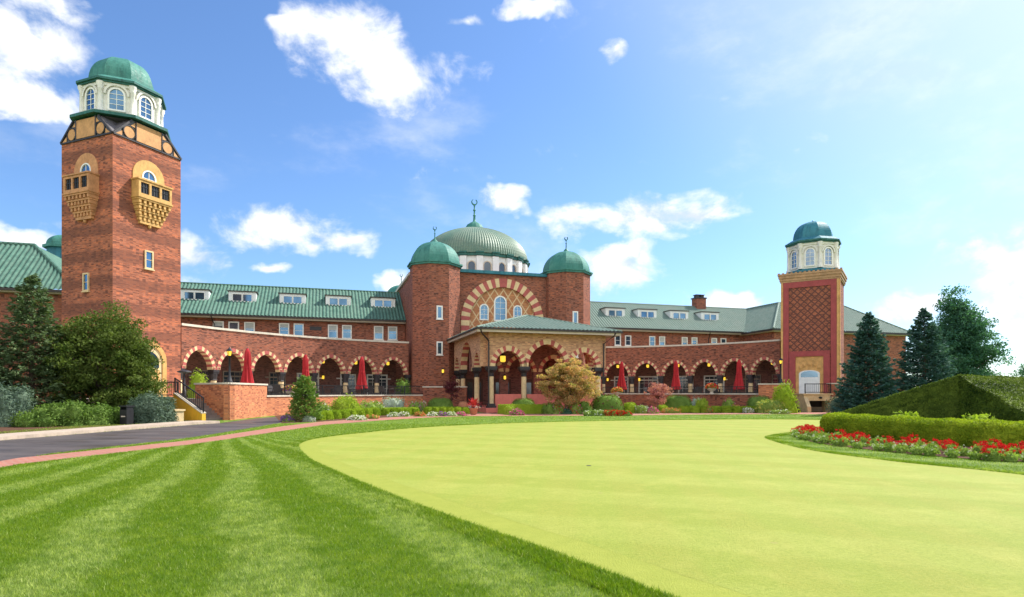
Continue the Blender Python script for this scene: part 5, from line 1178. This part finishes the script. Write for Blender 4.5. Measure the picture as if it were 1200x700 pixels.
# urns
def urn(px, Y, z, label, fl, trail=True):
    p = at(px, Y, z); t = thing('flower_urn', p, label, 'planter'); mb = MB(); mb.lathe(p, [(.24, 0), (.24, .06), (.12, .14), (.14, .24), (.34, .36), (.42, .5), (.42, .56), (.3, .56)], 18); mb.build('urn', [m_stone], t, True)
    mb = MB(); n = 420; d_ = rdir_(n); d_[:,2] = np.abs(d_[:,2]); P = np.array(p)+d_*np.array([.55, .5, .42])*(.6+.4*rng.random((n, 1)))+np.array([0, 0, .52]); V, Fs = leaves(P, .13, .6); mb.arr(V, Fs); mb.build('foliage', [m_gcover], t, uv=False)
    for k, fm in enumerate(fl):
        mb = MB(); d_ = rdir_(70); d_[:,2] = np.abs(d_[:,2]); P = np.array(p)+d_*np.array([.58, .53, .46])+np.array([0, 0, .53]); V, Fs = leaves(np.repeat(P, 2, 0)+rng.normal(size=(140, 3))*.02, .12, .9); mb.arr(V, Fs); mb.build('flowers', [fm], t, uv=False)
urn(341, 47.2, FLOOR, 'stone urn of orange and purple flowers on the left terrace', [m_orangef, m_purpf, m_yelf]); urn(723, 60.4, 1.2, 'stone urn of mixed flowers below the umbrella right of the portico', [m_orangef, m_redf, m_yelf]); urn(834, 57.1, 1.55, 'stone urn of coral flowers on the right terrace wall', [m_orangef, m_redf])
shrub('leafy_shrub', at3(472, 58.6, FLOOR), .75, .6, 1.35, .12, 900, m_mound, 'dark potted bush on the terrace under the arch nearest the left turret', amp=.15, fuzz=.2)
# ---- right trees
spruce('blue_spruce', at3(1018, 47), 7.75, 2.4, m_spruce_b, 'blue spruce standing just right of the lattice-fronted tower', 27, 13, .2, 120, nl=.22, prof=.82, droop=.18)
spruce('blue_spruce', at3(1083, 47), 8.1, 2.6, m_spruce_b, 'second blue spruce, overlapping the tall deciduous tree', 27, 13, .2, 120, nl=.22, prof=.82, droop=.18)
tree('deciduous_tree', at3(1122, 55), 10.8, 2.75, 2.6, .3, .2, 340, 190, .21, m_leaf_b, 'tall pointed blue green tree behind the clipped hedge at right', .95, shape=.62, fill=.25, squash=.5)
tree('deciduous_tree', at3(1212, 78), 5.6, 3.2, 3, .6, .2, 70, 120, .24, m_leaf_b, 'distant tree at the right edge of the photo', .9, fill=.3)
tree('deciduous_tree', at3(726, 112), 18.1, 6.5, 4, 6, .3, 70, 90, .4, m_leaf, 'distant treetop just showing above the right wing roof', 1.1, fill=.4)
shrub('spruce_shrub', at3(1000, 49), 1.9, 1.0, 1.62, .16, 3200, m_spruce_s, 'low blue spruce shrub between the basement entry and the tall hedge', amp=.13, fuzz=.16, asp=.35)
# ---- hedges
def loft(path, w, h):
    P = np.array(path, float); t = np.gradient(P, axis=0); t /= np.linalg.norm(t, axis=1)[:,None]; n = np.stack([-t[:,1], t[:,0]], 1)
    sec = [(0, 0), (-.06, .25), (-.06, .55), (.02, .85), (.14, .97), (.4, 1.0), (.7, 1.0), (.9, .93), (1.0, .75), (1.0, 0)]; rows = []
    for i in range(len(P)): rows.append([(P[i][0]+n[i][0]*a*w, P[i][1]+n[i][1]*a*w, b*h*(1+.03*math.sin(i*1.3)+.02*math.sin(i*2.9))) for a, b in sec])
    polys = [[rows[i][j], rows[i+1][j], rows[i+1][j+1], rows[i][j+1]] for i in range(len(P)-1) for j in range(len(sec)-1)]
    polys += [rows[0], rows[-1][::-1]]; return polys
hp_ = smooth([(13.4, 26.4), (13.05, 25.6), (13.25, 23.6), (13.7, 20.8), (14.4, 19.2), (15.8, 18.1), (18.6, 17.2), (23, 16.6)], 6, False)
mb = MB(); pp = loft(hp_, 1.15, .78)
for p in pp: mb.poly(p)
V, Fs = scatter_polys(pp, 1900, .06, .05, flat=.3); mb.arr(V, Fs); o = mb.build('clipped_hedge', [m_hedge], uv=False); tag(o, 'low clipped yellow green hedge curving behind the red flowers', 'hedge')
A_, B_, C_, D_, E_, C2, B2 = [np.array(p, float) for p in ((17.1, 23.5, 2.34), (13.75, 26.9, .62), (20.8, 25.2, 2.2), (16.9, 20.2, 1.02), (24, 18.4, .85), (31, 27, 2.0), (14.6, 28.2, .62))]
gnd = lambda p: np.array([p[0], p[1], 0.0])
def sub(a, b, n): return [a+(b-a)*i/n for i in range(n+1)]
pp = []
for a, b in ((B_, A_), (A_, D_), (D_, E_)): pp.append([gnd(a), gnd(b), b, a])
pp += [[A_, D_, E_, C2], [A_, C2, C_], [B_, A_, C_, B2], [B2, C_, gnd(C_), gnd(B2)], [B_, B2, gnd(B2), gnd(B_)]]
def refine(pl, n=8):
    Ov = []
    for p in pl:
        if len(p) == 3: p = [p[0], p[1], p[2], p[2]]
        for i in range(n):
            for j in range(n):
                q = lambda s, t: (p[0]*(1-s)+p[1]*s)*(1-t)+(p[3]*(1-s)+p[2]*s)*t
                k = [q(i/n, j/n), q((i+1)/n, j/n), q((i+1)/n, (j+1)/n), q(i/n, (j+1)/n)]
                for z in k: z += .026*np.array([math.sin(z[1]*3.1+z[2]*2), math.sin(z[0]*3.3), math.sin(z[0]*2.3+z[1]*2.9) if z[2] > .1 else 0])
                Ov.append(k)
    return Ov
pp = refine(pp, 14); mb = MB()
for p in pp: mb.poly(p)
V, Fs = scatter_polys(pp, 1300, .066, .055, flat=.3); mb.arr(V, Fs); o = mb.build('clipped_hedge', [m_hedge_t], uv=False); tag(o, 'tall dark sloping clipped hedge rising behind the low hedge', 'hedge')
for i, (x, y) in enumerate(((15.0, 23.3), (15.9, 20.9))):
    shrub('fern_plant', (x, y, .35), .42, .4, .5, .16, 240, m_leaf_y, ['left small fern poking up between the two clipped hedges', 'right small fern poking up between the two clipped hedges'][i], 'plant', amp=.2, fuzz=.3)
# ---- flower bed at right
front = smooth([(12.5, 26.4), (11.2, 24.2), (10.45, 22.0), (10.25, 19.8), (10.6, 18), (11.1, 16.6), (11.75, 15.4), (12.6, 14.9), (16, 13.9), (20, 13.4)], 8, False)
back = [(p[0], p[1]) for p in smooth([(13.3, 26.3), (13.0, 25.4), (13.1, 23.6), (13.6, 20.7), (14.2, 19.1), (15.6, 18.0), (18, 17.2), (21, 16.7)], 10, False)]
sheet('planting_bed', front+back[::-1], .016, m_mulch)
def bedding(fm, nf, fs, gm, h=.3, r=.24, n=190):
    mb = MB(); Vb, Fb_ = dome_body((0, 0, 0), r*.62, r*.62, h*.62, .08, random.random()*9, 10, 4); mb.arr(Vb, Fb_, 0); d_ = rdir_(n); d_[:,2] = np.abs(d_[:,2]); P = d_*np.array([r, r, h*.72])*(.45+.55*rng.random((n, 1)))+np.array([0, 0, .05]); V, Fs = leaves(P, .075, .65); mb.arr(V, Fs, 0)
    for i in range(nf):
        d1 = rdir_(1)[0]; q = np.array([d1[0]*r, d1[1]*r, h*.72*abs(d1[2])**.6+h*.30]); P = q+rng.normal(size=(22, 3))*fs*.42; V, Fs = leaves(P, fs*.62, .9); mb.arr(V, Fs, 1)
    return mb.build('bedding_flower', [gm, fm], loc=(0, 0, 0), uv=False)
protos = {'red': [bedding(m_redf, 13, .056, m_gcover, .40) for _ in range(3)], 'white': [bedding(m_pale, 9, .035, m_gcover, .3) for _ in range(2)], 'green': [bedding(m_pale, 4, .03, m_gcover, .3) for _ in range(2)]}
used = {id(o): False for L_ in protos.values() for o in L_}; fr, bk_ = np.array(front), np.array(back)
def along(P, f): s = f*(len(P)-1); i = min(int(s), len(P)-2); return P[i]+(P[i+1]-P[i])*(s-i)
nrow = 30
for i in range(nrow):
    for j, w in enumerate((.02, .17, .33, .48)):
        f = (i+.5*(j % 2)+random.uniform(-.2, .2)+.3)/nrow; p = along(fr, min(max(f, 0), 1))*(1-w)+along(bk_, min(max(f, 0), 1))*w
        patch = math.sin(i*1.35+j*.6)+.5*math.sin(i*.61+1)
        rr_ = random.random()*1.6-.8+patch*.8; kind = ('red' if rr_ > .1 else 'green') if j in (1, 2) else (('red' if rr_ > .75 else 'white' if rr_ < .4 else 'green') if j == 0 else ('red' if rr_ > -.1 else 'green'))
        if random.random() < .22: kind = 'red' if j else 'green'
        if i < 5 and j < 3: kind = 'red' if (i+j) % 2 else 'green'
        P_ = random.choice(protos[kind]); o = P_ if not used[id(P_)] else P_.copy()
        if used[id(P_)]: COL.objects.link(o)
        used[id(P_)] = True; o.location = (p[0]+random.uniform(-.08, .08), p[1]+random.uniform(-.08, .08), .016); s = random.uniform(.7, .95); o.scale = (s, s, s*random.uniform(.85, 1.1)); o.rotation_euler.z = random.random()*6.28
        tag(o, {'red': 'red geranium in the curved flower bed before the low hedge', 'white': 'white bedding plant along the front edge of the curved flower bed', 'green': 'green leafy bedding plant among the red geraniums by the low hedge'}[kind], 'flower', {'red': 'red geraniums in the curved bed', 'white': 'white bedding plants in the curved bed', 'green': 'green bedding plants in the curved bed'}[kind])
for L_ in protos.values():
    for o in L_:
        if not used[id(o)]: bpy.data.objects.remove(o)
# ---- grass blades
def inside(P, poly):
    poly = np.array(poly); x, y = P[:,0], P[:,1]; r = np.zeros(len(P), bool); j = len(poly)-1
    for i in range(len(poly)):
        xi, yi = poly[i]; xj, yj = poly[j]
        r ^= ((yi > y) != (yj > y)) & (x < (xj-xi)*(y-yi)/(yj-yi+1e-12)+xi); j = i
    return r
pth = [tuple(p)[:2] for p in path_far+path_near]; rdp = [tuple(p)[:2] for p in list(road_far)+list(road_near)]; bedR = front+back[::-1]
def blades(n, x0, x1, y0, y1, h, w):
    P = np.stack([rng.uniform(x0, x1, n), rng.uniform(y0, y1, n)], 1); fx = P[:,0]/np.maximum(P[:,1], 1)
    k = (np.abs(fx) < .98) & ~inside(P, GREEN) & ~inside(P, pth) & ~inside(P, rdp) & ~inside(P, bedR); P = P[k]; n = len(P)
    hh = h*(.55+.75*rng.random(n)); a = rng.random(n)*2*np.pi; ln = rng.normal(size=(n, 2))*.45*hh[:,None]
    ww = w*(.6+.8*rng.random(n)); dx = np.stack([np.cos(a)*ww, np.sin(a)*ww], 1)/2; z = np.zeros((n, 1))
    V = np.stack([np.concatenate([P-dx, z], 1), np.concatenate([P+dx, z], 1), np.concatenate([P+ln, hh[:,None]], 1)], 1).reshape(-1, 3); return V, np.arange(3*n).reshape(n, 3)
mb = MB()
for args in ((300000, -8.5, 4.5, 3.6, 8.2, .036, .0055), (300000, -14, 2.5, 8.2, 13, .036, .008), (250000, -20, 0, 13, 21, .037, .012), (90000, -22, -3, 21, 33, .04, .018), (60000, 7.5, 17, 11, 28, .04, .011), (50000, -8, 22, 26, 48, .04, .028)):
    V, Fs = blades(*args); mb.arr(V, Fs, 0)
EP = np.array(GREEN); EN = inset(GREEN, -1.0)-EP; ei = rng.integers(0, len(EP), 90000); ej = (ei+1) % len(EP); es = rng.random((90000, 1))
EDGE = EP[ei]*(1-es)+EP[ej]*es+EN[ei]*(rng.random((90000, 1))**1.5*.35-.035); keep = EDGE[:,1] < 40; EDGE = EDGE[keep]
n = len(EDGE); hh = .055*(.5+.7*rng.random(n)); a = rng.random(n)*6.283; ww = .007+.0006*EDGE[:,1]; dx = np.stack([np.cos(a)*ww, np.sin(a)*ww], 1)/2; z = np.zeros((n, 1)); ln = rng.normal(size=(n, 2))*.5*hh[:,None]
mb.arr(np.stack([np.concatenate([EDGE-dx, z], 1), np.concatenate([EDGE+dx, z], 1), np.concatenate([EDGE+ln, hh[:,None]], 1)], 1).reshape(-1, 3), np.arange(3*n).reshape(n, 3), 0)
o = mb.build('grass', [m_blade], loc=(0, 0, 0), uv=False); o['kind'] = 'stuff'; o['label'] = 'short mown lawn grass with pale mowing stripes'; o['category'] = 'grass'
# ================================================================== SKY, SUN, CAMERA
SUN = Vector((1.05, .58, 1.22)).normalized(); el = math.asin(SUN.z); az = math.atan2(SUN.x, SUN.y)
w = bpy.data.worlds.new('World'); scene.world = w; w.use_nodes = True; t = NT(w.node_tree); bg = w.node_tree.nodes['Background']
sky = t.a('ShaderNodeTexSky', sky_type='NISHITA', sun_disc=False, sun_elevation=el, sun_rotation=az, altitude=0.0, air_density=1.0, dust_density=.8, ozone_density=2.2)
gen = t.coord('Generated'); dirn = t.a('ShaderNodeVectorMath', {0: gen}, operation='NORMALIZE').outputs[0]
CL = [(5, 65, 85, 62), (52, 125, 62, 24), (40, 10, 60, 22), (410, 45, 70, 50), (465, 88, 64, 46), (350, 45, 40, 16), (345, 265, 90, 32), (300, 252, 40, 26), (405, 278, 52, 22), (228, 305, 46, 30), (325, 316, 30, 10),
      (745, 256, 118, 34), (700, 252, 60, 28), (805, 252, 62, 26), (724, 63, 16, 15), (1165, 306, 74, 36), (1060, 356, 66, 26), (1195, 350, 66, 48), (715, 318, 58, 36), (32, 280, 44, 14), (466, 325, 26, 14), (850, 357, 50, 12), (640, 6, 60, 14), (545, 14, 28, 11), (592, 232, 30, 14)]
acc = None
wn = t.a('ShaderNodeTexNoise', {'Vector': dirn, 'Scale': 6.0, 'Detail': 4, 'Roughness': .6}).outputs['Color']
dw = t.a('ShaderNodeVectorMath', {0: dirn, 1: t.scale(t.a('ShaderNodeVectorMath', {0: wn, 1: (.5, .5, .5)}, operation='SUBTRACT').outputs[0], (.12, .12, .12))}, operation='ADD').outputs[0]
for (px, py, rx, ry) in CL:
    c = Vector(((px-600)/F_PX, 1, (HOR-py)/F_PX)); k = c.length; c.normalize(); tx = Vector((0, 0, 1)).cross(c).normalized(); ty = c.cross(tx)
    M3 = Matrix((tx, ty, c)).transposed().to_euler(); sx = rx/F_PX/k; sy = ry/F_PX/k
    mp_ = t.a('ShaderNodeMapping', {'Vector': dw, 'Rotation': M3, 'Scale': (sx, sy, 1e5)}, vector_type='TEXTURE')
    L_ = t.a('ShaderNodeVectorMath', {0: mp_.outputs[0]}, operation='LENGTH').outputs['Value']
    acc = L_ if acc is None else t.math('MINIMUM', acc, L_)
def fbm(v): return t.a('ShaderNodeTexNoise', {'Vector': t.scale(v, (1, 1, 1.4)), 'Scale': 11.0, 'Detail': 10, 'Roughness': .6, 'Distortion': .25}).outputs[0]
n1 = fbm(dirn); n1u = fbm(t.a('ShaderNodeVectorMath', {0: dirn, 1: tuple(SUN*.02+Vector((0, 0, .022)))}, operation='ADD').outputs[0])
n2 = t.a('ShaderNodeTexNoise', {'Vector': t.scale(dirn, (1, 1, 2.2)), 'Scale': 3.2, 'Detail': 8, 'Roughness': .62}).outputs[0]
sep = t.a('ShaderNodeSeparateXYZ', {0: dirn})
back = t.ramp(sep.outputs[1], -.05, -.55, 0, 1.1)                      # unseen cloud bank behind the viewer, added to fill the shaded facade
ia = t.math('SUBTRACT', 1.0, acc)
body = t.math('MAXIMUM', t.math('MINIMUM', t.math('MULTIPLY', ia, 1.25), t.math('MULTIPLY', ia, 2.6)), t.math('MULTIPLY', t.math('SUBTRACT', back, .50), 1.3))
dens = t.math('ADD', body, t.math('MULTIPLY', t.math('SUBTRACT', n1, .5), 4.2))
cov = t.a('ShaderNodeMapRange', {0: dens, 1: -.15, 2: 1.2}, interpolation_type='SMOOTHSTEP').outputs[0]
wisp = t.a('ShaderNodeMapRange', {0: n2, 1: .50, 2: .80, 3: 0, 4: .38}, interpolation_type='SMOOTHSTEP').outputs[0]
cov = t.math('MAXIMUM', cov, wisp)
lit = t.math('ADD', t.math('MULTIPLY', t.math('SUBTRACT', n1, n1u), 2.6), t.ramp(dens, .6, 2.0, 1.0, .84))
lit = t.math('MINIMUM', t.math('MAXIMUM', lit, .62), 1.06)
SK = (0.60, .765, .96)
skyc = t.mix(1, sky.outputs[0], SK, 'MULTIPLY')
sd = t.a('ShaderNodeVectorMath', {0: dirn, 1: tuple(SUN)}, operation='DOT_PRODUCT').outputs['Value']
skyc = t.mix(t.a('ShaderNodeMapRange', {0: sd, 1: .66, 2: 1.0, 3: 0, 4: .45}, interpolation_type='SMOOTHSTEP').outputs[0], skyc, (5.0, 5.1, 5.2))   # hazy aureole round the sun
cc = t.mix(t.ramp(lit, .62, 1.05), (3.6, 4.0, 4.6), (5.7, 5.7, 5.7))
cc = t.mix(t.ramp(sep.outputs[1], .1, -.3), cc, (8.6, 8.4, 8.0))        # added fill bank set brighter than the clouds ahead
t.L.new(t.mix(cov, skyc, cc), bg.inputs[0]); bg.inputs[1].default_value = .125
sl = bpy.data.lights.new('sun', 'SUN'); sl.energy = 4.0; sl.angle = R(.53); sl.color = (1, .95, .86); so = bpy.data.objects.new('sun', sl); COL.objects.link(so); so.rotation_euler = SUN.to_track_quat('Z', 'Y').to_euler(); so.location = SUN*80
cam = bpy.data.cameras.new('camera'); co = bpy.data.objects.new('camera', cam); COL.objects.link(co); co.location = (0, 0, EYE); co.rotation_euler = (R(90), 0, 0)
cam.sensor_width = 36; cam.lens = 36*F_PX/1200; cam.shift_y = (HOR-350)/1200; cam.clip_end = 3000; cam.clip_start = .1; scene.camera = co
scene.view_settings.view_transform = 'Standard'; scene.view_settings.look = 'None'; scene.view_settings.exposure = .86; scene.view_settings.gamma = 1
scene.render.resolution_x, scene.render.resolution_y = 1024, 597
scene.cycles.max_bounces = 6; scene.cycles.diffuse_bounces = 3; scene.cycles.glossy_bounces = 3; scene.cycles.transmission_bounces = 4; scene.cycles.use_denoising = True
